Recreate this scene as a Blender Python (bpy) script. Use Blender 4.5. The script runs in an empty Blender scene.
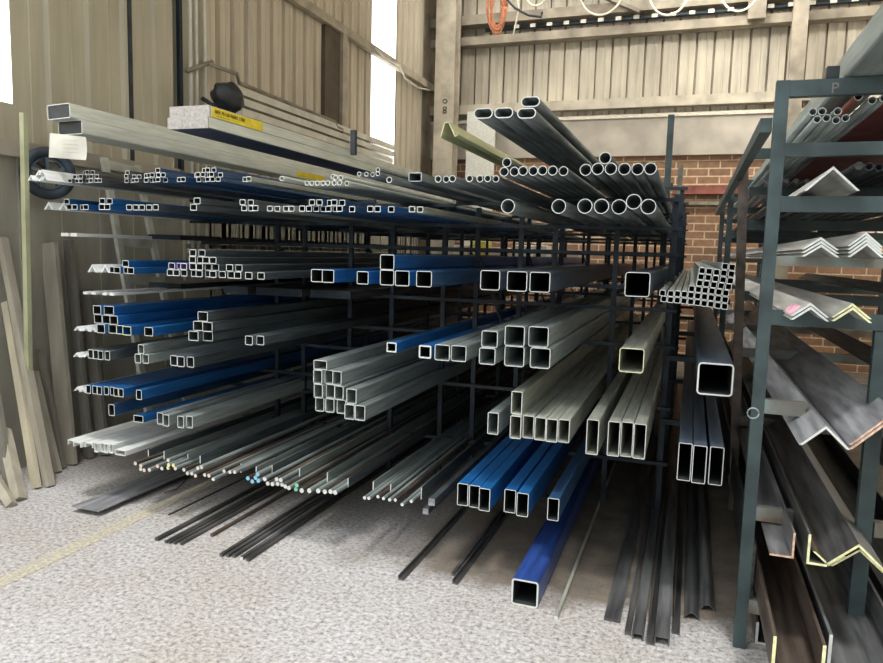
import bpy, bmesh, math, random
from mathutils import Vector, Matrix
random.seed(7)
sc = bpy.context.scene
C = sc.collection
# ------------------------------------------------------------------ camera (solved from the photograph's lines)
FPX, PITCH, YAW, ROLL, H = 705.2, math.radians(6.4135), math.radians(19.279), math.radians(1.5643), 1.5
_cp, _sp, _cy, _sy, _cr, _sr = math.cos(PITCH), math.sin(PITCH), math.cos(YAW), math.sin(YAW), math.cos(ROLL), math.sin(ROLL)
Fv = Vector((-_sy * _cp, _cy * _cp, -_sp)); _r0 = Vector((_cy, _sy, 0)); _u0 = _r0.cross(Fv)
Rv = _r0 * _cr + _u0 * _sr
Uv = -_r0 * _sr + _u0 * _cr
CAM = Vector((0, 0, H))
def ray(x, y): return Rv * ((x - 441.5) / FPX) - Uv * ((y - 331.5) / FPX) + Fv
def atY(x, y, Y):
    d = ray(x, y); return CAM + d * (Y / d.y)
def atX(x, y, X):
    d = ray(x, y); return CAM + d * (X / d.x)
def atZ(x, y, Z=0.0):
    d = ray(x, y); return CAM + d * ((Z - H) / d.z)
def span(x, y, w, h, Y):
    a, b = atY(x - w / 2, y, Y), atY(x + w / 2, y, Y); c, d = atY(x, y - h / 2, Y), atY(x, y + h / 2, Y)
    return abs(b.x - a.x), abs(c.z - d.z)
def scale(p): return FPX / (p - CAM).dot(Fv)          # pixels per metre there
cd = bpy.data.cameras.new('camera'); cam = bpy.data.objects.new('camera', cd); C.objects.link(cam)
m = Matrix.Identity(4)
for i in range(3):
    m[i][0] = Rv[i]; m[i][1] = Uv[i]; m[i][2] = -Fv[i]; m[i][3] = CAM[i]
cam.matrix_world = m
cd.sensor_width = 36; cd.lens = FPX / 883 * 36; cd.clip_start = 0.05; cd.clip_end = 200
sc.camera = cam

# ------------------------------------------------------------------ materials
def mat(name, col, rough=0.5, metal=0.0, var=0.12, nscale=6, stretch=None, bump=0.0, col2=None, spec=0.5, rnd=0.0, coat=0.0):
    M = bpy.data.materials.new(name); M.use_nodes = True
    nt = M.node_tree; N = nt.nodes; L = nt.links; b = N['Principled BSDF']
    b.inputs['Roughness'].default_value = rough; b.inputs['Metallic'].default_value = metal
    b.inputs['Specular IOR Level'].default_value = spec
    b.inputs['Coat Weight'].default_value = coat
    tc = N.new('ShaderNodeTexCoord'); mp = N.new('ShaderNodeMapping'); L.new(tc.outputs['Object'], mp.inputs[0])
    if stretch: mp.inputs['Scale'].default_value = stretch
    nz = N.new('ShaderNodeTexNoise'); nz.inputs['Scale'].default_value = nscale; nz.inputs['Detail'].default_value = 5
    L.new(mp.outputs[0], nz.inputs['Vector'])
    rp = N.new('ShaderNodeValToRGB'); L.new(nz.outputs['Fac'], rp.inputs[0])
    c2 = col2 or tuple(c * (1 - var * 2.2) for c in col)
    rp.color_ramp.elements[0].position = .32; rp.color_ramp.elements[1].position = .68
    rp.color_ramp.elements[0].color = (*c2, 1); rp.color_ramp.elements[1].color = (*[min(1, c * (1 + var)) for c in col], 1)
    out = rp.outputs[0]
    if rnd:
        oi = N.new('ShaderNodeObjectInfo'); mr = N.new('ShaderNodeMapRange'); L.new(oi.outputs['Random'], mr.inputs[0])
        mr.inputs[3].default_value = 1 - rnd; mr.inputs[4].default_value = 1 + rnd
        hs = N.new('ShaderNodeHueSaturation'); L.new(out, hs.inputs['Color']); L.new(mr.outputs[0], hs.inputs['Value']); out = hs.outputs[0]
    L.new(out, b.inputs['Base Color'])
    if bump:
        bp = N.new('ShaderNodeBump'); bp.inputs['Strength'].default_value = bump; bp.inputs['Distance'].default_value = .01
        L.new(nz.outputs['Fac'], bp.inputs['Height']); L.new(bp.outputs[0], b.inputs['Normal'])
    return M
ST = (6, .5, 6)
M_cut = mat('bright_cut_steel', (.68, .72, .70), .4, .1, .06, 40)
M_cutrust = mat('rusty_cut_steel', (.75, .5, .36), .5, .1, .2, 60)
M_cutyel = mat('yellow_marked_cut', (.85, .86, .5), .5, .1, .15, 40)
M_blue = mat('blue_painted_steel', (.014, .12, .36), .38, .1, .15, 5, ST, rnd=.12, coat=.2)
M_blued = mat('dark_blue_painted_steel', (.03, .09, .21), .4, .15, .15, 5, ST, rnd=.15, coat=.2)
M_slate = mat('slate_steel', (.12, .16, .22), .36, .45, .15, 5, ST, rnd=.08)
M_royal = mat('royal_blue_paint', (.03, .075, .30), .38, .1, .2, 5, ST, coat=.2)
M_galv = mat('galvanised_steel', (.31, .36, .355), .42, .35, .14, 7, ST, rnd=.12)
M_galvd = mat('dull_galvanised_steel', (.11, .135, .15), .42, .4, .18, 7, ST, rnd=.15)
M_galvy = mat('straw_tinted_galvanised', (.41, .43, .37), .45, .3, .15, 7, ST, rnd=.1)
M_pale = mat('pale_galvanised_steel', (.80, .83, .82), .45, .15, .06, 8, ST)
M_black = mat('black_mill_steel', (.10, .10, .10), .4, .35, .3, 6, ST, rnd=.2)
M_silver = mat('bare_silver_steel', (.36, .37, .40), .4, .35, .25, 5, ST, rnd=.1)
M_mill = mat('grey_mill_steel', (.16, .165, .17), .42, .45, .3, 5, ST, rnd=.2)
M_rust = mat('brown_mill_scale', (.13, .10, .08), .5, .35, .3, 5, ST, rnd=.2)
M_pipe = mat('dark_oiled_pipe', (.17, .19, .19), .34, .45, .22, 5, ST, rnd=.15)
M_frame = mat('dark_rack_paint', (.018, .032, .045), .5, .1, .3, 9)
M_green = mat('green_rack_paint', (.046, .072, .076), .5, .1, .22, 7, bump=.1)
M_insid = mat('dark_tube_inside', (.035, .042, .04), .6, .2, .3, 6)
M_lite = mat('pale_silver_steel', (.50, .50, .48), .45, .25, .15, 5, ST, rnd=.08)
M_greenw = mat('worn_grey_green_paint', (.15, .19, .18), .55, .1, .3, 9, col2=(.13, .09, .06))
M_brownp = mat('brown_weathered_post', (.15, .12, .10), .6, .1, .3, 9)
M_alu = mat('aluminium_plank', (.66, .70, .66), .45, .25, .08, 9, ST)
M_capg = mat('speckled_end_cap', (.42, .40, .38), .6, .1, .12, 60)
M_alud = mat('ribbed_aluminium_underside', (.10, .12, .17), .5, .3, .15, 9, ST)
M_paper = mat('white_paper', (.66, .65, .58), .8, 0, .04, 12)
M_yel = mat('yellow_label', (.85, .68, .03), .5, 0, .06, 20)
M_ink = mat('black_ink', (.02, .02, .02), .6, 0, .1, 5)
M_blk = mat('black_plastic', (.018, .022, .028), .45, 0, .3, 12, bump=.3)
M_rub = mat('dark_rubber_tyre', (.03, .045, .065), .6, 0, .3, 8)
M_hub = mat('grey_hub', (.10, .13, .16), .5, .3, .2, 8)
M_wood = mat('weathered_pine', (.55, .50, .38), .75, 0, .08, 4, (3, 3, .5))
M_woodg = mat('grey_weathered_wood', (.40, .37, .30), .8, 0, .1, 4, (3, 3, .5))
M_woodd = mat('dark_weathered_wood', (.20, .19, .16), .8, 0, .12, 4, (3, 3, .5))
M_pole = mat('pale_green_pole', (.50, .52, .33), .5, 0, .1, 6)
M_ladder = mat('ladder_aluminium', (.55, .56, .50), .5, .3, .15, 6)
M_beige = mat('beige_painted_steel', (.46, .41, .32), .6, .05, .14, 5, bump=.05)
M_dust = mat('dusty_beige_steel', (.30, .26, .20), .7, .05, .2, 4)
M_purlin = mat('lime_tinted_galvanised', (.62, .64, .38), .5, .2, .1, 6, ST)
M_purlin_in = M_purlin
M_hose = mat('cream_hose', (.72, .68, .55), .6, 0, .08, 6)
M_orange = mat('orange_cord', (.62, .24, .12), .6, 0, .15, 20)
M_redst = mat('red_oxide_steel', (.26, .085, .06), .6, .1, .25, 6)
M_redp = mat('dark_red_sheet', (.20, .05, .05), .6, 0, .2, 6)
M_conc = mat('concrete', (.42, .38, .32), .85, 0, .13, 2.2, bump=.15)
M_concl = mat('pale_concrete_ledge', (.66, .61, .50), .85, 0, .12, 14, (1, 1, 6), bump=.3)
M_pvc = mat('white_conduit', (.66, .64, .56), .5, 0, .08, 6)
M_speck = mat('speckled_board', (.42, .42, .37), .8, 0, .25, 75, col2=(.72, .71, .64))
M_purple = mat('purple_painted_steel', (.20, .14, .42), .4, .2, .15, 6, ST)
M_pink = mat('pink_chalk', (.80, .38, .50), .8, 0, .1, 40)
M_yelp = mat('yellow_paint', (.62, .56, .10), .7, 0, .2, 20)
M_tipb = mat('light_blue_marked_tip', (.25, .55, .75), .5, 0, .1, 20)
M_tipg = mat('green_marked_tip', (.25, .62, .42), .5, 0, .1, 20)
M_tipp = mat('pinkish_bare_tip', (.80, .66, .58), .5, .1, .1, 20)
M_teal = mat('teal_plastic', (.16, .50, .40), .6, 0, .1, 6)
M_carton = mat('pale_carton', (.62, .52, .42), .8, 0, .15, 6)
M_cartonp = mat('faded_pink_carton', (.66, .45, .42), .8, 0, .15, 6)

def nodemat(name):
    M = bpy.data.materials.new(name); M.use_nodes = True
    return M, M.node_tree.nodes, M.node_tree.links, M.node_tree.nodes['Principled BSDF']
def corr_mat(name, col, col2, streak=(3, 3, .25)):
    M, N, L, b = nodemat(name)
    tc = N.new('ShaderNodeTexCoord'); mp = N.new('ShaderNodeMapping'); L.new(tc.outputs['Object'], mp.inputs[0]); mp.inputs['Scale'].default_value = streak
    nz = N.new('ShaderNodeTexNoise'); nz.inputs['Scale'].default_value = 4; nz.inputs['Detail'].default_value = 7; nz.inputs['Roughness'].default_value = .65
    L.new(mp.outputs[0], nz.inputs['Vector'])
    n2 = N.new('ShaderNodeTexNoise'); n2.inputs['Scale'].default_value = .8; n2.inputs['Detail'].default_value = 4; L.new(tc.outputs['Object'], n2.inputs['Vector'])
    mx = N.new('ShaderNodeMath'); mx.operation = 'ADD'; L.new(nz.outputs['Fac'], mx.inputs[0]); L.new(n2.outputs['Fac'], mx.inputs[1])
    ml = N.new('ShaderNodeMath'); ml.operation = 'MULTIPLY'; ml.inputs[1].default_value = .5; L.new(mx.outputs[0], ml.inputs[0])
    rp = N.new('ShaderNodeValToRGB'); L.new(ml.outputs[0], rp.inputs[0])
    rp.color_ramp.elements[0].position = .36; rp.color_ramp.elements[1].position = .62
    rp.color_ramp.elements[0].color = (*col2, 1); rp.color_ramp.elements[1].color = (*col, 1)
    L.new(rp.outputs[0], b.inputs['Base Color']); b.inputs['Roughness'].default_value = .55
    return M
M_cladL = corr_mat('left_cladding', (.68, .61, .49), (.46, .41, .32))
M_cladN = corr_mat('olive_cladding', (.50, .46, .35), (.36, .335, .255))
M_cladB = corr_mat('back_cladding', (.54, .49, .385), (.27, .24, .19))
M_dado = corr_mat('stained_wall_panel', (.44, .42, .34), (.27, .265, .225), (1.4, 1.4, .5))

def brick_mat():
    M, N, L, b = nodemat('brickwork')
    tc = N.new('ShaderNodeTexCoord'); sx = N.new('ShaderNodeSeparateXYZ'); L.new(tc.outputs['Object'], sx.inputs[0])
    cb = N.new('ShaderNodeCombineXYZ'); L.new(sx.outputs['X'], cb.inputs['X']); L.new(sx.outputs['Z'], cb.inputs['Y'])
    br = N.new('ShaderNodeTexBrick'); L.new(cb.outputs[0], br.inputs['Vector'])
    br.inputs['Scale'].default_value = 1; br.inputs['Brick Width'].default_value = .30; br.inputs['Row Height'].default_value = .112
    br.inputs['Mortar Size'].default_value = .011; br.inputs['Mortar Smooth'].default_value = .3; br.inputs['Bias'].default_value = -.1
    br.inputs['Color1'].default_value = (.36, .20, .12, 1); br.inputs['Color2'].default_value = (.21, .12, .075, 1); br.inputs['Mortar'].default_value = (.60, .49, .33, 1)
    nz = N.new('ShaderNodeTexNoise'); nz.inputs['Scale'].default_value = 14; nz.inputs['Detail'].default_value = 4; L.new(tc.outputs['Object'], nz.inputs['Vector'])
    mx = N.new('ShaderNodeMix'); mx.data_type = 'RGBA'; mx.blend_type = 'OVERLAY'; mx.inputs[0].default_value = .5
    L.new(br.outputs['Color'], mx.inputs[6]); L.new(nz.outputs['Fac'], mx.inputs[7]); L.new(mx.outputs[2], b.inputs['Base Color'])
    bp = N.new('ShaderNodeBump'); bp.invert = True; bp.inputs['Strength'].default_value = .5; bp.inputs['Distance'].default_value = .01
    L.new(br.outputs['Fac'], bp.inputs['Height']); L.new(bp.outputs[0], b.inputs['Normal']); b.inputs['Roughness'].default_value = .9
    return M
M_brick = brick_mat()

def floor_mat():
    M, N, L, b = nodemat('speckled_concrete_floor')
    tc = N.new('ShaderNodeTexCoord')
    def noise(s, d=4, r=.6):
        n = N.new('ShaderNodeTexNoise'); n.inputs['Scale'].default_value = s; n.inputs['Detail'].default_value = d; n.inputs['Roughness'].default_value = r
        L.new(tc.outputs['Object'], n.inputs['Vector']); return n
    fine = noise(48, 6, .8); mid = noise(1.1, 5); vor = N.new('ShaderNodeTexVoronoi'); vor.inputs['Scale'].default_value = 26; L.new(tc.outputs['Object'], vor.inputs['Vector'])
    r1 = N.new('ShaderNodeValToRGB'); L.new(fine.outputs['Fac'], r1.inputs[0])
    e = r1.color_ramp.elements; e[0].position = .34; e[0].color = (.07, .07, .08, 1); e[1].position = .62; e[1].color = (.60, .60, .62, 1)
    x = r1.color_ramp.elements.new(.46); x.color = (.36, .355, .365, 1)
    r2 = N.new('ShaderNodeValToRGB'); L.new(mid.outputs['Fac'], r2.inputs[0])
    r2.color_ramp.elements[0].position = .35; r2.color_ramp.elements[0].color = (.84, .80, .72, 1); r2.color_ramp.elements[1].position = .65; r2.color_ramp.elements[1].color = (1, 1, 1, 1)
    mx = N.new('ShaderNodeMix'); mx.data_type = 'RGBA'; mx.blend_type = 'MULTIPLY'; mx.inputs[0].default_value = 1
    L.new(r1.outputs[0], mx.inputs[6]); L.new(r2.outputs[0], mx.inputs[7])
    # dark grit
    r3 = N.new('ShaderNodeValToRGB'); L.new(vor.outputs['Distance'], r3.inputs[0])
    r3.color_ramp.elements[0].position = .02; r3.color_ramp.elements[0].color = (.35, .35, .35, 1); r3.color_ramp.elements[1].position = .12; r3.color_ramp.elements[1].color = (1, 1, 1, 1)
    m2 = N.new('ShaderNodeMix'); m2.data_type = 'RGBA'; m2.blend_type = 'MULTIPLY'; m2.inputs[0].default_value = .55
    L.new(mx.outputs[2], m2.inputs[6]); L.new(r3.outputs[0], m2.inputs[7])
    # brown tone over the slab from the rack front backwards, wobbly edge
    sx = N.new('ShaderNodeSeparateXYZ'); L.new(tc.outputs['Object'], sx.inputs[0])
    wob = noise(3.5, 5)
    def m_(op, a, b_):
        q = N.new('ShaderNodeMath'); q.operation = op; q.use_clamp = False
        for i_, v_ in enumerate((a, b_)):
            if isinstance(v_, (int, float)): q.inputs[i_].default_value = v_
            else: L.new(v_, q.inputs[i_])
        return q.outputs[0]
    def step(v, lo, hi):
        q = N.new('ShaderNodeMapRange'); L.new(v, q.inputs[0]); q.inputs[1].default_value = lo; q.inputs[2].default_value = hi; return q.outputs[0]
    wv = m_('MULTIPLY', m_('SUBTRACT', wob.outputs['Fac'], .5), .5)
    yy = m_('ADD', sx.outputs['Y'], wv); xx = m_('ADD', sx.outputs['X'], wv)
    brn = m_('MULTIPLY', step(yy, 2.9, 3.05), m_('MULTIPLY', step(xx, -1.75, -1.0), .93))
    brnl = m_('MULTIPLY', step(yy, 3.2, 3.9), .6)
    dm = m_('MAXIMUM', brn, brnl)
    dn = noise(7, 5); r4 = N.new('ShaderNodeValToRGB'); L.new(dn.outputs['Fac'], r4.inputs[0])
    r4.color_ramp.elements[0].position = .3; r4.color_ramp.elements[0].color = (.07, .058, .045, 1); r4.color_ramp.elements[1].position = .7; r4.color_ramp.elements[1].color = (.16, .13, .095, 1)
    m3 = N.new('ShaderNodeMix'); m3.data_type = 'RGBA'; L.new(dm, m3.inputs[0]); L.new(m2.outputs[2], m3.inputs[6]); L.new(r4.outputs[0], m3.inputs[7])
    L.new(m3.outputs[2], b.inputs['Base Color']); b.inputs['Roughness'].default_value = .85
    bp = N.new('ShaderNodeBump'); bp.inputs['Strength'].default_value = .35; bp.inputs['Distance'].default_value = .01
    L.new(fine.outputs['Fac'], bp.inputs['Height']); L.new(bp.outputs[0], b.inputs['Normal'])
    return M
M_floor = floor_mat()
def worn_paint():
    M, N, L, b = nodemat('worn_yellow_line_paint')
    b.inputs['Roughness'].default_value = .85
    tc = N.new('ShaderNodeTexCoord'); n = N.new('ShaderNodeTexNoise'); n.inputs['Scale'].default_value = 60; n.inputs['Detail'].default_value = 5
    L.new(tc.outputs['Object'], n.inputs['Vector'])
    r = N.new('ShaderNodeValToRGB'); L.new(n.outputs['Fac'], r.inputs[0])
    r.color_ramp.elements[0].position = .42; r.color_ramp.elements[0].color = (.33, .32, .31, 1); r.color_ramp.elements[1].position = .66; r.color_ramp.elements[1].color = (.56, .50, .31, 1)
    L.new(r.outputs[0], b.inputs['Base Color']); return M
M_line = worn_paint()
def emit(name, col, s):
    M, N, L, b = nodemat(name); b.inputs['Base Color'].default_value = (*col, 1)
    b.inputs['Emission Color'].default_value = (*col, 1); b.inputs['Emission Strength'].default_value = s; return M
M_day = emit('daylit_translucent_sheet', (1, 1, .97), 2.6)

# ------------------------------------------------------------------ mesh helpers
def tag(o, label=None, cat=None, group=None, kind=None):
    if label: o['label'] = label
    if cat: o['category'] = cat
    if group: o['group'] = group
    if kind: o['kind'] = kind
    return o
def new(name, verts, faces, mats, fm=None, parent=None, smooth=False, loc=None):
    me = bpy.data.meshes.new(name); me.from_pydata([tuple(v) for v in verts], [], faces); 
    for k in (mats if isinstance(mats, (list, tuple)) else [mats]): me.materials.append(k)
    if fm:
        for p, i in zip(me.polygons, fm): p.material_index = i
    if smooth:
        for p in me.polygons: p.use_smooth = True
    me.update()
    bm = bmesh.new(); bm.from_mesh(me); bmesh.ops.recalc_face_normals(bm, faces=bm.faces); bm.to_mesh(me); bm.free()
    o = bpy.data.objects.new(name, me); C.objects.link(o)
    if loc is not None: o.location = loc
    if parent: o.parent = parent
    return o
def root(name, loc=(0, 0, 0)):
    o = bpy.data.objects.new(name, None); C.objects.link(o); o.location = loc; o.empty_display_size = .1; return o
class MB:
    def __init__(s): s.v = []; s.f = []; s.m = []
    def box(s, a, b, mi=0):
        n = len(s.v); x0, y0, z0 = a; x1, y1, z1 = b
        s.v += [(x, y, z) for x in (x0, x1) for y in (y0, y1) for z in (z0, z1)]
        s.f += [tuple(n + i for i in q) for q in ((0, 1, 3, 2), (4, 6, 7, 5), (0, 4, 5, 1), (2, 3, 7, 6), (0, 2, 6, 4), (1, 5, 7, 3))]; s.m += [mi] * 6; return s
    def bar(s, p, q, w, t, mi=0, up=Vector((0, 1, 0))):
        p, q = Vector(p), Vector(q); d = (q - p).normalized(); a = d.cross(up)
        if a.length < 1e-4: a = d.cross(Vector((1, 0, 0)))
        a.normalize(); b = d.cross(a).normalized(); n = len(s.v)
        for e in (p, q):
            for i, j in ((-1, -1), (1, -1), (1, 1), (-1, 1)): s.v.append(e + b * (w / 2 * i) + a * (t / 2 * j))
        s.f += [(n, n + 1, n + 2, n + 3), (n + 7, n + 6, n + 5, n + 4)] + [(n + i, n + 4 + i, n + 4 + (i + 1) % 4, n + (i + 1) % 4) for i in range(4)]; s.m += [mi] * 6; return s
    def prism(s, poly, y0, y1, mi=0, me=None):
        me = mi if me is None else me; n = len(s.v); k = len(poly)
        s.v += [(x, y0, z) for x, z in poly] + [(x, y1, z) for x, z in poly]
        s.f += [tuple(n + i for i in range(k)), tuple(n + 2 * k - 1 - i for i in range(k))]; s.m += [me, me]
        s.f += [(n + i, n + (i + 1) % k, n + k + (i + 1) % k, n + k + i) for i in range(k)]; s.m += [mi] * k; return s
    def tube(s, out, inn, y0, y1, mi=0, me=1, mn=0):
        n = len(s.v); k = len(out)
        for ring, y in ((out, y0), (out, y1), (inn, y0), (inn, y1)): s.v += [(x, y, z) for x, z in ring]
        for i in range(k):
            j = (i + 1) % k
            s.f += [(n + i, n + j, n + k + j, n + k + i), (n + 2 * k + i, n + 3 * k + i, n + 3 * k + j, n + 2 * k + j),
                    (n + i, n + 2 * k + i, n + 2 * k + j, n + j), (n + k + i, n + k + j, n + 3 * k + j, n + 3 * k + i)]
            s.m += [mi, mn, me, me]
        return s
    def path(s, pts, r, seg=8, mi=0):
        n = len(s.v); pts = [Vector(p) for p in pts]
        for i, p in enumerate(pts):
            d = (pts[min(i + 1, len(pts) - 1)] - pts[max(i - 1, 0)]).normalized()
            a = d.cross(Vector((.13, .21, .97))); a.normalize(); b = d.cross(a)
            for j in range(seg):
                t = 2 * math.pi * j / seg; s.v.append(p + a * (r * math.cos(t)) + b * (r * math.sin(t)))
        for i in range(len(pts) - 1):
            for j in range(seg):
                s.f.append((n + i * seg + j, n + i * seg + (j + 1) % seg, n + (i + 1) * seg + (j + 1) % seg, n + (i + 1) * seg + j)); s.m.append(mi)
        s.f.append(tuple(n + j for j in range(seg))); e = n + (len(pts) - 1) * seg; s.f.append(tuple(e + seg - 1 - j for j in range(seg))); s.m += [mi, mi]; return s
    def build(s, name, mats, parent=None, smooth=False, loc=None): return new(name, s.v, s.f, mats, s.m, parent, smooth, loc)

def rrect(w, h, r, n=2):
    pts = []
    for cx, cz, a0 in ((w / 2 - r, h / 2 - r, 0), (-w / 2 + r, h / 2 - r, 90), (-w / 2 + r, -h / 2 + r, 180), (w / 2 - r, -h / 2 + r, 270)):
        for i in range(n + 1):
            a = math.radians(a0 + 90 * i / n); pts.append((cx + r * math.cos(a), cz + r * math.sin(a)))
    return pts
def circ(r, n=18): return [(r * math.cos(2 * math.pi * i / n), r * math.sin(2 * math.pi * i / n)) for i in range(n)]

# ------------------------------------------------------------------ stock lengths
YT = 3.05; YE = 9.5
BID = [0]
placed = []      # dicts: shelf, X0, X1, top, round, r, x, z
ORD = ['first', 'second', 'third', 'fourth', 'fifth', 'sixth', 'seventh', 'eighth', 'ninth', 'tenth', 'eleventh', 'twelfth', 'thirteenth', 'fourteenth', 'fifteenth', 'sixteenth']
def section(kind, name, w, h, t, y0, L, mats):
    """one stock length along +Y; its origin at the centre of the near end"""
    b = MB()
    if kind == 'box':
        r = min(w, h) * (.10 if min(w, h) < .06 else .12)
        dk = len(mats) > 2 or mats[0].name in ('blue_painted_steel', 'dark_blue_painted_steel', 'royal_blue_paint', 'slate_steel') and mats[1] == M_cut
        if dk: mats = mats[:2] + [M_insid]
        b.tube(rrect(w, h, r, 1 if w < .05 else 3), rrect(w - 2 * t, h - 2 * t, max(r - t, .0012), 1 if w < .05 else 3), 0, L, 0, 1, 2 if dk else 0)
        return b.build(name, mats)
    if kind == 'pipe':
        n = 14 if w < .04 else 24
        o = b.tube(circ(w / 2, n), circ(w / 2 - t, n), 0, L).build(name, mats)
        for p in o.data.polygons: p.use_smooth = p.material_index == 0
        return o
    if kind == 'oval':
        def ov(w, h, n=8):
            a = []
            for s_, c0 in ((1, -90), (-1, 90)):
                for i in range(n + 1):
                    g = math.radians(c0 + 180 * i / n); a.append((s_ * (w - h) / 2 + h / 2 * math.cos(g), h / 2 * math.sin(g)))
            return a
        o = b.tube(ov(w, h), ov(w - 2 * t, h - 2 * t), 0, L).build(name, mats)
        for p in o.data.polygons: p.use_smooth = p.material_index == 0
        return o
    if kind == 'rod':
        b.prism(circ(w / 2, 10), 0, L, 0, 1); return b.build(name, mats)
    if kind == 'bar':
        b.prism([(-w / 2, -h / 2), (w / 2, -h / 2), (w / 2, h / 2), (-w / 2, h / 2)], 0, L, 0, 1); return b.build(name, mats)
    if kind == 'angle':     # apex upwards
        k = t * 1.35
        b.prism([(-w / 2, -h / 2), (0, h / 2), (w / 2, -h / 2), (w / 2 - k, -h / 2), (0, h / 2 - k), (-w / 2 + k, -h / 2)], 0, L, 0, 1); return b.build(name, mats)
    if kind == 'el':        # upright leg at the +X side, foot to -X
        b.prism([(-w / 2, -h / 2), (w / 2, -h / 2), (w / 2, h / 2), (w / 2 - t, h / 2), (w / 2 - t, -h / 2 + t), (-w / 2, -h / 2 + t)], 0, L, 0, 1); return b.build(name, mats)
    if kind == 'elr':       # upright leg at the -X side
        b.prism([(-w / 2, -h / 2), (w / 2, -h / 2), (w / 2, -h / 2 + t), (-w / 2 + t, -h / 2 + t), (-w / 2 + t, h / 2), (-w / 2, h / 2)], 0, L, 0, 1); return b.build(name, mats)
    if kind == 'chan':      # web on top, lips down
        b.prism([(-w / 2, -h / 2), (-w / 2, h / 2), (w / 2, h / 2), (w / 2, -h / 2), (w / 2 - t, -h / 2), (w / 2 - t, h / 2 - t), (-w / 2 + t, h / 2 - t), (-w / 2 + t, -h / 2)], 0, L, 0, 1); return b.build(name, mats)
    if kind == 'half':      # shallow curved gutter, crown upwards
        n = 10; o = [(-w / 2 + w * i / n, -h / 2 + h * math.sin(math.pi * i / n) ** .7) for i in range(n + 1)]
        b.prism(o + [(x * .94, z - t) for x, z in reversed(o)], 0, L, 0, 1); return b.build(name, mats)

def stock(name, cat, kind, x, y, w, h, label, mats, shelf=None, tw=None, Y=None, L=None, end=None, group=None, rot=0, settle=True, jit=.03, row=0, bid=None, size=None):
    """x, y, w, h: the near end's centre and size as seen in the photograph; shelf: height of what carries it"""
    Y = Y or YT
    p = atY(x, y, Y); sc_ = scale(p); W, Hh = size or span(x, y, w, h, Y)
    t = tw / sc_ if tw else max(.0024, .7 / sc_)
    if kind in ('box', 'pipe', 'oval'): t = min(t, min(W, Hh) * .13)
    z = p.z; X = p.x
    if kind == 'pipe': W = Hh = (W + Hh) / 2
    if shelf is not None and settle:
        rnd = kind in ('pipe', 'rod')
        if row == 0:
            z = shelf + Hh / 2
        else:
            zz = shelf + Hh / 2
            for q in placed:
                if q['b'] != bid or q['row'] >= row: continue
                dx = abs(X - q['x'])
                if rnd and q['rnd']:
                    R = (W + q['w']) / 2
                    if dx < R: zz = max(zz, q['z'] + math.sqrt(max(0, R * R - dx * dx)))
                elif dx < (W + q['w']) / 2 - .12 * W: zz = max(zz, q['z'] + q['h'] / 2 + Hh / 2)
            z = zz + .0004
        for q in placed:            # keep clear of neighbours on the same shelf
            if q['shelf'] == shelf and abs(z - q['z']) < (Hh + q['h']) / 2 - .003:
                if rnd and q['rnd'] and math.hypot(X - q['x'], z - q['z']) >= (W + q['w']) / 2 - .0005: continue
                ov = (W + q['w']) / 2 - abs(X - q['x'])
                if ov > 0: X += (ov + .0006) * (1 if X >= q['x'] else -1)
        placed.append(dict(shelf=shelf, x=X, w=W, h=Hh, z=z, rnd=rnd, row=row, b=bid))
    Y += random.uniform(-jit, jit) * .6
    end = end or YE
    L = L or end - Y + random.uniform(-.08, .08)
    o = section(kind, name, W, Hh, t, Y, L, mats if isinstance(mats, list) else [mats, M_cut])
    o.location = (X, Y, z)
    if rot: o.rotation_euler = (0, math.radians(rot), 0)
    tag(o, label, cat, group)
    return o

def bundle(name, cat, kind, noun, where, mats, shelf, size, rows, group, tw=None, Y=None, rownames=None, settle=True, rot=0, **kw):
    """rows: bottom row first; each a list of (x, y[, w, h])"""
    n = len(rows)
    rn = rownames or {1: [''], 2: ['bottom row', 'top row'], 3: ['bottom row', 'middle row', 'top row']}.get(n, ['bottom row'] + [ORD[i] + ' row up' for i in range(1, n)])
    cnt = sum(len(r) for r in rows)
    BID[0] += 1
    allw, allh = [], []
    for row in rows:
        xs = sorted(row, key=lambda q: q[0])
        ctr = [atY(q[0], q[1], Y or YT).x for q in xs]
        for q in xs:
            if len(q) < 4:
                W, Hh = span(q[0], q[1], size[0], size[1], Y or YT); allw.append(W); allh.append(Hh)
        if allw:
            gaps = [b - a for a, b in zip(ctr, ctr[1:])]; w0 = sum(allw) / len(allw)
            gg = [g for g in gaps if .72 * w0 < g < w0]
            if gg: allw = [min(min(gg) * .995, k) for k in allw]
    real = (sum(allw) / len(allw), sum(allh) / len(allh)) if allw else None
    for ri, row in enumerate(rows):
        row = sorted(row, key=lambda q: q[0])
        for i, q in enumerate(row):
            w, h = (q[2], q[3]) if len(q) > 3 else size
            mm = q[4] if len(q) > 4 else mats
            if cnt == 1: lab = f'{noun} {where}'
            else:
                if len(row) == 1: pos = 'alone in' if n > 1 else ''
                elif len(row) == 2: pos = 'wall side of' if i == 0 else 'aisle side of'
                else: pos = (ORD[i] + ' from wall in') if i < len(row) - 1 else 'aisle end of'
                lab = f"{noun}, {pos} {(rn[ri] + ' of ') if rn[ri] else ''}{where}"
            stock(name, cat, kind, q[0], q[1], w, h, lab, mm, shelf, tw=tw, Y=Y, group=group, settle=settle, rot=rot, row=ri, bid=BID[0], size=real if len(q) < 4 else None, **kw)

# shelf heights (tops of the rack's crossbeams)
S = dict(s1=1.824, s1p=1.80, s1b=1.812, s1c=1.838, s2=1.678, s3=1.532, s4=1.338, s5=1.214, s6=1.003, s7=.853, s8=.652, s9=.695, s9m=.677, s9t=.645, s10=.318, s8c=.532, s9c=.587, sbig=.948)
SQ, RT, RP, AN = 'square_tube', 'rectangular_tube', 'round_pipe', 'steel_angle'

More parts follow.
